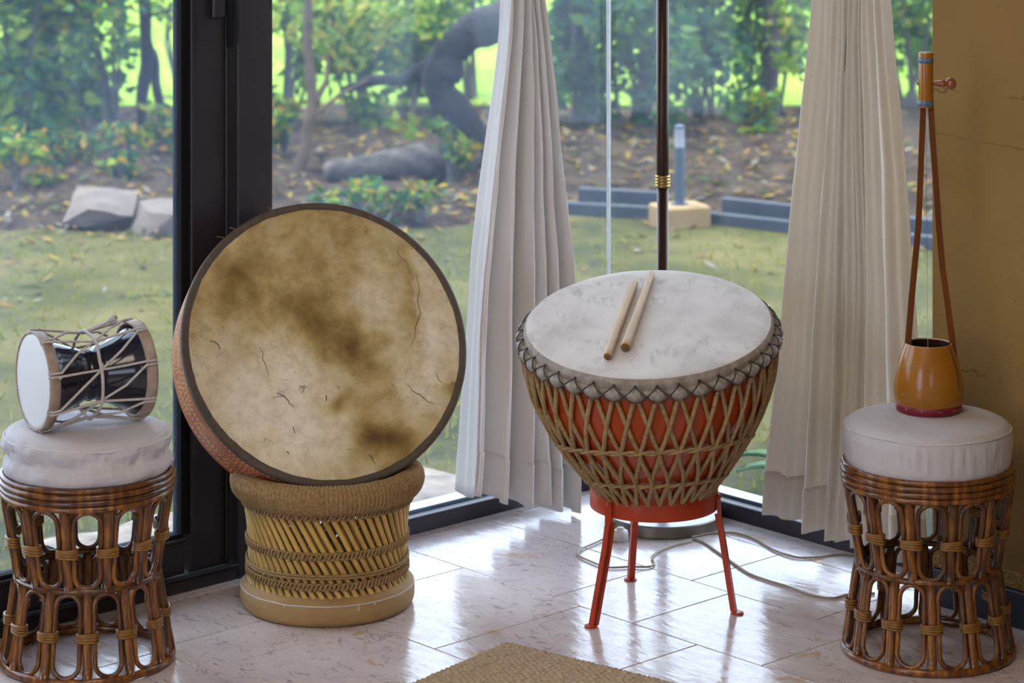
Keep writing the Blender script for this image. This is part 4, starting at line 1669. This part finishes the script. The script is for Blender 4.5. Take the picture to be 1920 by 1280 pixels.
def build_switch():
    c = at(1163, 1013)
    root = thing('foot_switch', 'small white round plastic cord switch on the floor by the lamp base', 'switch', c)
    MB().lathe([(0.018, 0.0), (0.0195, 0.002), (0.0195, 0.018), (0.0175, 0.024), (0.012, 0.027), (0.0005, 0.028)], 32).build('housing', M['white_plastic'], root)
    MB().lathe([(0.009, 0.027), (0.009, 0.031), (0.0005, 0.032)], 24).build('button', M['white_plastic'], root)


build_switch()


# ------------------------------------------------------------------ rug
def build_rug():
    c = at(950, 1209)
    e1 = (at(780, 1283) - c)
    e1.z = 0
    e1.normalize()
    e2 = Vector((-e1.y, e1.x, 0))
    if e2.x < 0:
        e2 = -e2
    W1, W2 = 0.62, 0.62
    st = 0.0036
    n1, n2 = int(W1 / st), int(W2 / st)
    pitch_a, pitch_b = 0.0155, 0.0115

    def pt(i, j):
        s, t = i * st, j * st
        row = t / pitch_b
        k = int(row)
        ph = 0.5 if k % 2 else 0.0
        u = ((s / pitch_a + ph) % 1.0) - 0.5
        w = (row - k) - 0.5
        h = max(0.0, 1 - (u * 1.9) ** 2) ** 0.5 * max(0.0, 1 - (w * 1.8) ** 2) ** 0.5
        h *= 0.85 + 0.3 * mnoise.noise(Vector((k * 3.7, int(s / pitch_a + ph) * 2.3, 0)))
        z = 0.004 + 0.0075 * h
        if i == 0 or j == 0 or i == n1 or j == n2:
            z = 0.0005
        ed = 0.0028 * mnoise.noise(Vector((s * 45, t * 45, 3)))
        rc = 0.0
        p = c + e1 * (s + ed) + e2 * (t + ed)
        # softly rounded corner
        d = math.hypot(max(0, 0.018 - s), max(0, 0.018 - t))
        if d > 0.018:
            k2 = 0.018 / d
            p = c + e1 * (0.018 - (0.018 - s) * k2) + e2 * (0.018 - (0.018 - t) * k2)
        return (p.x, p.y, z)
    o = MB().grid(pt, n1, n2).build('jute_rug', M['rug'])
    tag(o, 'brown knotted jute rug, one corner showing on the marble floor', 'rug')


build_rug()


# ------------------------------------------------------------------ garden
GZ = -0.06
rg = random.Random(21)


def bank_front(px):
    front = float(np.interp(px, [-900, -300, 0, 400, 850, 1040, 1500, 2100], [448, 452, 440, 446, 432, 398, 438, 480]))
    return F_PX * (CAM_H - GZ) / (front + 400)


def bank_z(px, t, x, d):
    hgt = float(np.interp(px, [900, 1050], [0.05, 0.10]))
    k = math.sin(PI * min(1.0, t * 1.25)) ** 0.6 if t < 0.8 else 0
    return GZ - 0.01 + (hgt * k + 0.02) * (1 + 0.6 * mnoise.noise(Vector((x * 2, d * 2, 0)))) + 0.03 * mnoise.noise(Vector((x * 7, d * 7, 1)))


def build_ground():
    # lawn with the wall line cut away so it stays outside the room
    mb = MB()

    def lp(i, j):
        d = 5.0 + 11.5 * (j / 60) ** 1.2
        x = -4.2 + 8.4 * i / 60
        return (x, d, GZ + 0.012 * mnoise.noise(Vector((x * 1.5, d * 1.5, 0))))
    v = [L(-0.13, -8), L(-0.13, 0.13), L(6, 0.13), Vector((14, 6, 0)), Vector((14, 17, 0)), Vector((-14, 17, 0)), Vector((-14, 0, 0))]
    # a fan of strips from the house to the bank
    f = []
    nx, ny = 80, 80
    pts = []
    wallx = [Vector((-9.0, 0, 0)), L(-0.13, -7.5), L(-0.13, 0.13), L(6, 0.13), Vector((12, 2.3, 0))]

    def near(x):
        xs = [p.x for p in wallx]
        ys = [p.y for p in wallx]
        return float(np.interp(x, xs, ys))

    def g(i, j):
        x = -8 + 16 * i / nx
        y0 = near(x)
        y = y0 + (17.0 - y0) * (j / ny)
        return (x, y, GZ + 0.010 * mnoise.noise(Vector((x * 1.5, y * 1.5, 0))))
    tag(mb.grid(g, nx, ny).build('lawn', M['lawn']), kind='structure')

    def m(i, j):
        x = -16 + 32 * i / 60
        y = 15.2 + 45 * (j / 40)
        rise = 0.02 + max(0, y - 20) * 0.028
        return (x, y, GZ + rise + 0.05 * mnoise.noise(Vector((x * 0.6, y * 0.6, 0))))
    tag(MB().grid(m, 60, 40).build('meadow', M['meadow']), kind='structure')

    # leaf covered planting bank
    def b(i, j):
        u, t = i / 150, j / 28
        px = -900 + 3000 * u
        d0 = bank_front(px)
        d = d0 + (15.5 - d0) * t
        x = (px - 960) / F_PX * (d0 + 1.5)
        return (x, d, GZ - 0.05 if t == 0 or t == 1 else bank_z(px, t, x, d))
    tag(MB().grid(b, 150, 28).build('garden_bank', M['mulch']), kind='structure')


build_ground()

GREENS = {
    'blue': [(0.026, 0.085, 0.044), (0.042, 0.115, 0.046), (0.018, 0.060, 0.042), (0.085, 0.17, 0.032)],
    'mid': [(0.046, 0.10, 0.014), (0.075, 0.145, 0.018), (0.028, 0.070, 0.018), (0.11, 0.18, 0.020)],
    'lime': [(0.15, 0.22, 0.020), (0.20, 0.26, 0.026), (0.095, 0.16, 0.016), (0.24, 0.23, 0.02), (0.055, 0.105, 0.016)],
    'yellow': [(0.28, 0.20, 0.014), (0.32, 0.165, 0.014), (0.19, 0.18, 0.018)],
}


def leaves(mb, ctr, rad3, n, size, pal, rnd, droop=0.3):
    for _ in range(n):
        while True:
            q = Vector((rnd.uniform(-1, 1), rnd.uniform(-1, 1), rnd.uniform(-1, 1)))
            if q.length < 1:
                break
        p = ctr + Vector((q.x * rad3[0], q.y * rad3[1], q.z * rad3[2]))
        if p.z < GZ + 0.02:
            continue
        s = size * rnd.uniform(0.6, 1.35)
        d = Vector((rnd.gauss(0, 1), rnd.gauss(0, 1), rnd.gauss(-droop, 0.6))).normalized()
        sd = d.cross(Vector((rnd.gauss(0, 1), rnd.gauss(0, 1), rnd.gauss(0, 1)))).normalized() * s * 0.30
        up = d.cross(sd).normalized() * s * 0.08
        c = rnd.choice(pal)
        k = rnd.uniform(0.8, 1.2)
        c = (c[0] * k, c[1] * k, c[2] * k)
        v = [p, p + d * s * 0.35 + sd + up, p + d * s, p + d * s * 0.35 - sd + up, p + d * s * 0.5]
        mb.add(v, [(0, 1, 4), (1, 2, 4), (4, 2, 3), (0, 4, 3)], [c] * 5)


def shrub(name, label, cat, px, base_y, d, width, z0, z1, n, size, pal, stems=6, depth=0.5, clumps=13, bark='bark_grey', group=None, seed=0):
    """a bush or small tree at distance d: stems from the ground, leaves in clumps between heights z0 and z1"""
    rnd = random.Random(seed * 13 + 5)
    x = (px - 960) / F_PX * d
    root = thing(name, label, cat, (x, d, GZ), group=group)
    mb = MB()
    sm = MB()
    hw = width / 2
    for k in range(clumps):
        c = Vector((rnd.uniform(-hw, hw) * 0.8, rnd.uniform(-depth, depth) * 0.7, rnd.uniform(z0, z1)))
        fl = mb
        w = hw * rnd.uniform(0.30, 0.55)
        cc = c + Vector((x, d, 0))
        tmp = MB()
        leaves(tmp, cc, (w, depth * 0.5, (z1 - z0) * rnd.uniform(0.10, 0.24)), n // clumps, size, pal, rnd)
        mb.add([(p[0] - x, p[1] - d, p[2] - GZ) for p in tmp.v], tmp.f, tmp.c)
        if k < stems:
            b = Vector((rnd.uniform(-0.2, 0.2) * hw, rnd.uniform(-0.1, 0.1), 0))
            e = Vector((c.x, c.y, c.z - GZ))
            mid = (b + e) / 2 + Vector((rnd.uniform(-0.08, 0.08), 0, 0.05))
            sm.tube([b, mid * 0.5 + b * 0.5, mid, e], [0.014, 0.011, 0.009, 0.004], 6)
    mb.build('foliage', M['leaf'], root, smooth=False)
    sm.build('stems', M[bark], root)
    return root


def build_planting():
    G = GREENS
    sh = [
        # px, d, width, z0, z1, n, leaf, palette, label
        (20, 13.0, 0.62, 0.0, 1.1, 1900, 0.085, G['blue'] + G['mid'] + G['lime'][:2], 'dense blue-green bush at the far left of the garden view'),
        (120, 14.5, 0.56, 0.10, 1.2, 1300, 0.085, G['blue'] + G['mid'] + G['lime'], 'blue-green bush with lime tips, second from the far left'),
        (212, 14.3, 0.34, 0.22, 1.3, 800, 0.08, G['blue'] + G['mid'] + G['lime'][:2], 'narrow green bush just left of the forked tree'),
        (345, 15.6, 0.34, 0.30, 1.3, 420, 0.07, G['lime'], 'lime-green shrub behind the door stile'),
        (545, 14.2, 0.40, 0.0, 1.3, 1100, 0.07, G['lime'] + G['mid'] * 2, 'lime shrub beside the thin tan trunk'),
        (655, 14.4, 0.62, 0.0, 1.4, 2200, 0.07, G['lime'] + G['mid'] * 2 + G['blue'], 'broad yellow-green leafy shrub above the fallen limb'),
        (765, 15.0, 0.50, 0.05, 1.4, 1500, 0.07, G['lime'] + G['mid'] * 2 + G['blue'], 'leafy shrub left of the gnarled trunk'),
        (885, 15.6, 0.40, 0.45, 1.3, 480, 0.065, G['mid'] + G['lime'][:2], 'green shrub behind the gnarled trunk'),
        (1085, 13.8, 0.38, 0.22, 1.2, 1500, 0.085, G['blue'] * 2 + G['mid'][:1], 'dark blue-green bush just left of the glass corner'),
        (1185, 13.6, 0.56, 0.12, 1.3, 1550, 0.085, G['blue'] * 2 + G['mid'][:1], 'dark bush behind the floor lamp pole'),
        (1315, 14.4, 0.60, 0.15, 1.3, 1500, 0.085, G['blue'] * 2 + G['mid'], 'green bush above the bollard light'),
        (1450, 14.9, 0.50, 0.24, 1.4, 1400, 0.08, G['mid'] + G['blue'] + G['lime'][:2], 'mid-green bush left of the cream curtain'),
        (1700, 15.2, 0.60, 0.15, 1.4, 1200, 0.08, G['lime'] + G['mid'] + G['blue'], 'bright shrub between cream curtain and ochre wall'),
    ]
    for i, (px, d, w, z0, z1, n, sz, pal, lb) in enumerate(sh):
        shrub('garden_shrub', lb, 'shrub', px, 0, d, w, z0, z1, n, sz, pal, seed=i, group='shrubs beyond the glass')
    # low plants on the bank
    for i, (px, d, w, lb) in enumerate(((30, 11.9, 0.34, 'low dark sprig at the far left edge of the leaf litter'), (140, 12.5, 0.34, 'low yellow-green sprig behind the slab-like rock'),
                                        (235, 12.2, 0.26, 'low sprig just behind the gap between the two rocks'), (330, 12.9, 0.30, 'low sprig between forked trunk and door stile'),
                                        (640, 11.25, 0.24, 'low sprig just above the rim of the frame drum'), (790, 11.2, 0.20, 'low sprig below the fallen limb, nearer the curtain'),
                                        (530, 12.9, 0.20, 'low leafy sprig beside the base of the tan trunk'), (705, 11.1, 0.22, 'low yellow-leaved sprig under the fallen limb, nearer the frame drum'),
                                        (850, 12.2, 0.18, 'low green sprig just left of the white curtain'), (1430, 13.4, 0.26, 'spiky low plant beyond the dark edging'))):
        shrub('ground_plant', lb, 'plant', px, 0, d, w, 0.0, 0.11 if 600 < px < 800 else 0.24, 120 if 600 < px < 800 else 230, 0.055, G['mid'] + G['blue'] + G['yellow'] + G['lime'][:2], 4, 0.14, 7, seed=40 + i)


build_planting()


def tree(label, paths, bark, name='garden_tree', crown=None, seed=0, limb_bark=None):
    """paths: lists of (px, py, d, radius); the first is the trunk"""
    p0 = paths[0][0]
    base = seen(p0[0], p0[1], p0[2])
    base.z = GZ
    root = thing(name, label, 'tree', base)
    rnd = random.Random(seed)
    for i, path in enumerate(paths):
        pts, rr = [], []
        P = [seen(a, b, d) - base for (a, b, d, r) in path]
        if i == 0:
            P[0].z = -0.02
        for k in range(len(P) - 1):
            for q in range(6):
                t = q / 6
                p = P[k].lerp(P[k + 1], t)
                r = path[k][3] + (path[k + 1][3] - path[k][3]) * t
                nz = mnoise.noise(p * 6 + Vector((seed, i, 0)))
                pts.append(p + Vector((nz, nz * 0.5, 0)) * r * 0.35)
                rr.append(r * (1 + 0.28 * mnoise.noise(p * 11 + Vector((seed, 0, 3)))))
        pts.append(P[-1])
        rr.append(path[-1][3])
        MB().tube(pts, rr, 12).build('trunk' if i == 0 else 'branch', M[limb_bark if limb_bark and i == 1 else bark], root)
    if crown:
        mb = MB()
        for (px, py, d, w, h, n, pal) in crown:
            c = seen(px, py, d)
            tmp = MB()
            leaves(tmp, c, (w, 0.35, h), n, 0.07, pal, rnd)
            mb.add([Vector(p) - base for p in tmp.v], tmp.f, tmp.c)
        mb.build('foliage', M['leaf'], root, smooth=False)
    return root


G = GREENS
tree('forked slim trunk standing on the leaf litter in the door view',
     [[(262, 285, 13.6, 0.030), (268, 180, 13.6, 0.030), (276, 90, 13.6, 0.036), (272, 0, 13.6, 0.030), (274, -140, 13.6, 0.026)],
      [(312, 275, 13.7, 0.024), (298, 190, 13.7, 0.024), (283, 95, 13.65, 0.028)],
      [(278, 30, 13.6, 0.010), (320, 18, 13.4, 0.008), (375, 45, 13.3, 0.005)],
      [(300, 10, 13.6, 0.008), (330, 45, 13.4, 0.007), (372, 85, 13.3, 0.004)]], 'bark_dark',
     crown=[(200, -20, 13.5, 0.35, 0.14, 170, G['blue'] + G['yellow'][:1]), (90, 30, 13.4, 0.3, 0.15, 120, G['yellow'] + G['blue'])], seed=2)
tree('thin tan trunk rising behind the frame drum',
     [[(550, 375, 12.3, 0.036), (572, 270, 12.3, 0.032), (583, 200, 12.3, 0.026), (579, 80, 12.3, 0.021), (580, -120, 12.3, 0.018)],
      [(585, 205, 12.35, 0.014), (612, 150, 12.5, 0.012), (622, 60, 12.6, 0.009), (640, -40, 12.6, 0.006)],
      [(590, 215, 12.3, 0.010), (640, 175, 12.4, 0.009), (690, 150, 12.5, 0.006)]], 'bark_tan',
     crown=[(640, 60, 12.6, 0.22, 0.2, 150, G['lime'] + G['yellow'][:1]), (560, 20, 12.6, 0.15, 0.18, 110, G['lime']), (700, 30, 12.8, 0.2, 0.12, 120, G['lime'])], seed=5)
tree('old gnarled dark trunk with a thick fallen limb left of the white curtain',
     [[(905, 360, 12.5, 0.085), (880, 270, 12.5, 0.095), (850, 220, 12.5, 0.085), (825, 150, 12.5, 0.082), (842, 95, 12.5, 0.090), (895, 55, 12.5, 0.095), (960, 30, 12.6, 0.095), (1010, -60, 12.7, 0.09)],
      [(885, 285, 12.5, 0.080), (840, 318, 12.3, 0.078), (780, 298, 12.1, 0.070), (700, 314, 12.1, 0.064), (640, 318, 12.1, 0.056), (610, 326, 12.1, 0.046)],
      [(830, 110, 12.5, 0.05), (760, 150, 12.7, 0.035), (700, 150, 12.8, 0.028), (640, 170, 12.9, 0.016)],
      [(905, 330, 12.4, 0.05), (880, 370, 12.3, 0.045), (872, 420, 12.2, 0.035)]], 'bark_dark', seed=8, limb_bark='bark_log',
     crown=[(800, 40, 12.2, 0.12, 0.06, 45, G['lime'] + G['mid']), (760, 20, 12.3, 0.15, 0.08, 60, G['lime']), (770, 235, 12.6, 0.12, 0.05, 26, G['lime'] + G['yellow'])])
tree('pale straight trunk left of the cream curtain',
     [[(1445, 300, 14.2, 0.050), (1444, 180, 14.2, 0.046), (1446, 60, 14.2, 0.044), (1450, -150, 14.2, 0.040)],
      [(1446, 120, 14.2, 0.018), (1475, 70, 14.3, 0.014), (1500, 0, 14.4, 0.010)]], 'bark_grey', seed=9,
     crown=[(1480, 60, 14.0, 0.15, 0.25, 110, G['lime'] + G['mid'])])
tree('slender sapling between the bollard light and the pale trunk',
     [[(1398, 300, 14.0, 0.014), (1400, 200, 14.0, 0.012), (1412, 110, 14.0, 0.010), (1425, -40, 14.0, 0.008)],
      [(1402, 190, 14.0, 0.008), (1430, 120, 14.0, 0.007), (1440, 40, 14.1, 0.004)]], 'bark_dark', seed=10,
     crown=[(1400, 215, 13.9, 0.12, 0.08, 70, G['blue'] + G['mid']), (1380, 120, 14.0, 0.14, 0.2, 160, G['blue'])])
tree('dark slim trunk seen left of the glass corner',
     [[(1118, 300, 14.2, 0.018), (1112, 200, 14.2, 0.016), (1106, 80, 14.2, 0.013), (1100, -60, 14.2, 0.011)]], 'bark_dark', seed=11,
     crown=[(1090, 110, 13.9, 0.15, 0.16, 190, G['blue']), (1070, 40, 14.0, 0.14, 0.12, 120, G['blue'] + G['mid'])])


def rock(label, pts, seed):
    """a convex block through points given as (px, py, distance)"""
    import bmesh
    P = [seen(a, b, d) for (a, b, d) in pts]
    c = sum(P, Vector()) / len(P)
    c.z = min(p.z for p in P)
    bm = bmesh.new()
    for p in P:
        bm.verts.new(p - c)
    bmesh.ops.convex_hull(bm, input=bm.verts[:])
    bmesh.ops.subdivide_edges(bm, edges=bm.edges[:], cuts=3, use_grid_fill=True)
    for v in bm.verts:
        k = mnoise.noise(v.co * 16 + Vector((seed, 0, 0)))
        v.co += Vector((k, k, k)) * 0.008
    me = bpy.data.meshes.new('garden_rock')
    bm.to_mesh(me)
    bm.free()
    me.materials.append(M['rock'])
    o = bpy.data.objects.new('garden_rock', me)
    COL.objects.link(o)
    o.location = (c.x, c.y, GZ - 0.012)
    tag(o, label, 'rock')


rock('pale slab-like rock with a slanted flat top on the lawn edge',
     [(145, 355, 11.35), (258, 365, 11.30), (250, 412, 10.95), (167, 398, 10.95), (115, 428, 11.0), (160, 434, 10.98), (243, 442, 11.05), (130, 410, 11.5), (258, 410, 11.5)], 3)
rock('rounder pinkish rock beside the slab-like rock, near the door stile',
     [(262, 374, 11.2), (300, 376, 11.3), (350, 366, 11.35), (384, 372, 11.4), (388, 425, 11.1), (330, 440, 10.85), (268, 442, 10.85), (245, 425, 10.95), (275, 395, 10.9), (330, 400, 10.85), (390, 400, 11.5), (260, 400, 11.5)], 14)


def build_bollard():
    c = at(1274, 425, GZ)
    d = c.y
    s = d / F_PX
    w = 96 * s / 2
    blk = MB().box(-w, w, -w * 0.8, w * 0.8, -0.02, 42 * s, 0.008)
    o = blk.build('footing_block', M['ochre_block'], loc=(c.x, c.y, GZ), rot=(0, 0, 0.35), smooth=False)
    tag(o, 'ochre concrete block on the lawn under the bollard light', 'block')
    top = GZ + 42 * s
    root = thing('bollard_light', 'blue-grey garden bollard light with a white lens on its ochre block', 'light', (c.x, c.y, top))
    r = 9.5 * s
    MB().lathe([(r * 1.7, 0.0), (r * 1.7, 0.006), (r, 0.008), (r, 108 * s)], 24).build('post', M['bollard'], root, smooth='auto')
    MB().lathe([(r, 108 * s), (r * 0.98, 109 * s), (r * 0.98, 142 * s), (r, 143 * s)], 24).build('lens', M['lens'], root, smooth='auto')
    MB().lathe([(r * 1.02, 143 * s), (r * 1.04, 147 * s), (r * 0.2, 150 * s)], 24).build('cap', M['bollard'], root, smooth='auto')


build_bollard()


def build_edging():
    for i, (pa, pb, lb) in enumerate((((1050, 402), (1230, 412), 'dark low bed edging left of the bollard light'), ((1310, 420), (1760, 470), 'dark two-board bed edging right of the bollard light'))):
        a, b = at(*pa, GZ), at(*pb, GZ)
        dv = b - a
        root = thing('bed_edging', lb, 'edging', a, (0, 0, math.atan2(dv.y, dv.x)))
        for k, (y0, z0, z1) in enumerate(((0.0, -0.02, 0.055), (0.10, -0.02, 0.105))):
            MB().box(-0.05 + 0.1 * k, dv.length, y0, y0 + 0.035, z0, z1, 0.006).build('board', M['edging'], root, smooth=False)


build_edging()


def build_step():
    # rough stone beside the house, seen low through the left pane
    a = on_plane(745, 925, 'x', -0.50)
    mb = MB()

    def pt(i, j):
        u = i / 40
        y = -1.35 + 1.15 * u
        prof = [(-0.16, 0.0), (-0.17, 0.030), (-0.20, 0.052), (-0.30, 0.060), (-0.52, 0.058), (-0.60, 0.045), (-0.62, -0.02)]
        x, z = prof[j]
        q = Vector((x * 9, y * 9, z * 9))
        return (x + 0.022 * mnoise.noise(q), y, GZ + z + 0.018 * mnoise.noise(q + Vector((5, 0, 0))))
    o = mb.grid(pt, 40, 6).build('stone_slab', M['stone'], smooth=False)
    in_room(o, kind='thing')
    tag(o, 'rough pale stone slab outside, low behind the left pane', 'stone')


build_step()


def build_agave():
    c = L(0.46, 0.42, GZ)
    root = thing('agave_plant', 'broad-leaved green plant just outside the right pane, behind the kettle drum', 'plant', c)
    rnd = random.Random(4)
    for k in range(11):
        w = k * 2.4
        ln = rnd.uniform(0.22, 0.33)
        u = Vector((math.cos(w), math.sin(w), 0))
        tv = Vector((-u.y, u.x, 0))
        rise = rnd.uniform(0.10, 0.22)
        v, f = [], []
        n = 10
        for i in range(n + 1):
            t = i / n
            hw = 0.030 * math.sin(PI * (0.12 + 0.88 * t)) ** 0.8 * (1 if t < 0.98 else 0.1)
            p = u * (ln * t) + Vector((0, 0, 0.01 + rise * math.sin(PI * 0.62 * t)))
            v += [p - tv * hw + Vector((0, 0, hw * 0.3)), p - Vector((0, 0, 0.006)), p + tv * hw + Vector((0, 0, hw * 0.3))]
        for i in range(n):
            b = i * 3
            f += [(b, b + 1, b + 4, b + 3), (b + 1, b + 2, b + 5, b + 4)]
        MB().add(v, f).build('leaf', M['agave'], root, thick=0.004)


build_agave()


def build_litter():
    rnd = random.Random(31)
    mb = MB()
    for _ in range(3600):
        px = rnd.uniform(-40, 930) if rnd.random() < 0.6 else rnd.uniform(1030, 1760)
        d0 = bank_front(px)
        if rnd.random() < 0.08:
            d = d0 - rnd.random() ** 2 * 2.0
            x = (px - 960) / F_PX * d
            z = GZ + 0.012
        else:
            t = rnd.random() ** 1.3
            d = d0 + (15.5 - d0) * t
            x = (px - 960) / F_PX * (d0 + 1.5)
            z = bank_z(px, t, x, d) + 0.012
        p = Vector((x, d, z))
        s = rnd.uniform(0.016, 0.040)
        w = rnd.uniform(0, 6.28)
        d = Vector((math.cos(w), math.sin(w), rnd.uniform(-0.3, 0.6))) * s
        sd = Vector((-math.sin(w), math.cos(w), rnd.uniform(-0.4, 0.4))) * s * 0.4
        c = rnd.choice([(0.26, 0.18, 0.02), (0.21, 0.115, 0.022), (0.12, 0.07, 0.03), (0.05, 0.032, 0.018), (0.15, 0.10, 0.05), (0.05, 0.08, 0.015), (0.19, 0.17, 0.13)])
        mb.add([p - d, p + sd, p + d, p - sd], [(0, 1, 2, 3)], [c] * 4)
    tag(mb.build('leaf_litter', M['leaf'], smooth=False), 'fallen yellow and brown leaves strewn under the trees', 'leaves', kind='stuff')
    # grass blades on the near lawn
    mb = MB()
    for _ in range(5000):
        px, py = rnd.uniform(-40, 1740), 440 + 660 * rnd.random() ** 1.3
        p = at(px, py, GZ)
        lx = (p.x - CX) * CT + (p.y - CY) * ST
        ly = -(p.x - CX) * ST + (p.y - CY) * CT
        if lx > -0.16 and ly < 0.16:
            continue
        if lx > -0.72 and -1.4 < ly < -0.1:
            continue
        h = rnd.uniform(0.015, 0.04)
        w = rnd.uniform(0, 6.28)
        sd = Vector((math.cos(w), math.sin(w), 0)) * 0.006
        tip = p + Vector((rnd.gauss(0, 0.018), rnd.gauss(0, 0.018), h))
        c = rnd.choice([(0.15, 0.15, 0.035), (0.19, 0.175, 0.045), (0.12, 0.13, 0.028), (0.22, 0.19, 0.07)])
        p.z -= 0.005
        mb.add([p - sd, p + sd, tip], [(0, 1, 2)], [c] * 3)
    tag(mb.build('grass', M['leaf'], smooth=False), 'short green grass on the lawn outside the glass', 'grass', kind='stuff')


build_litter()
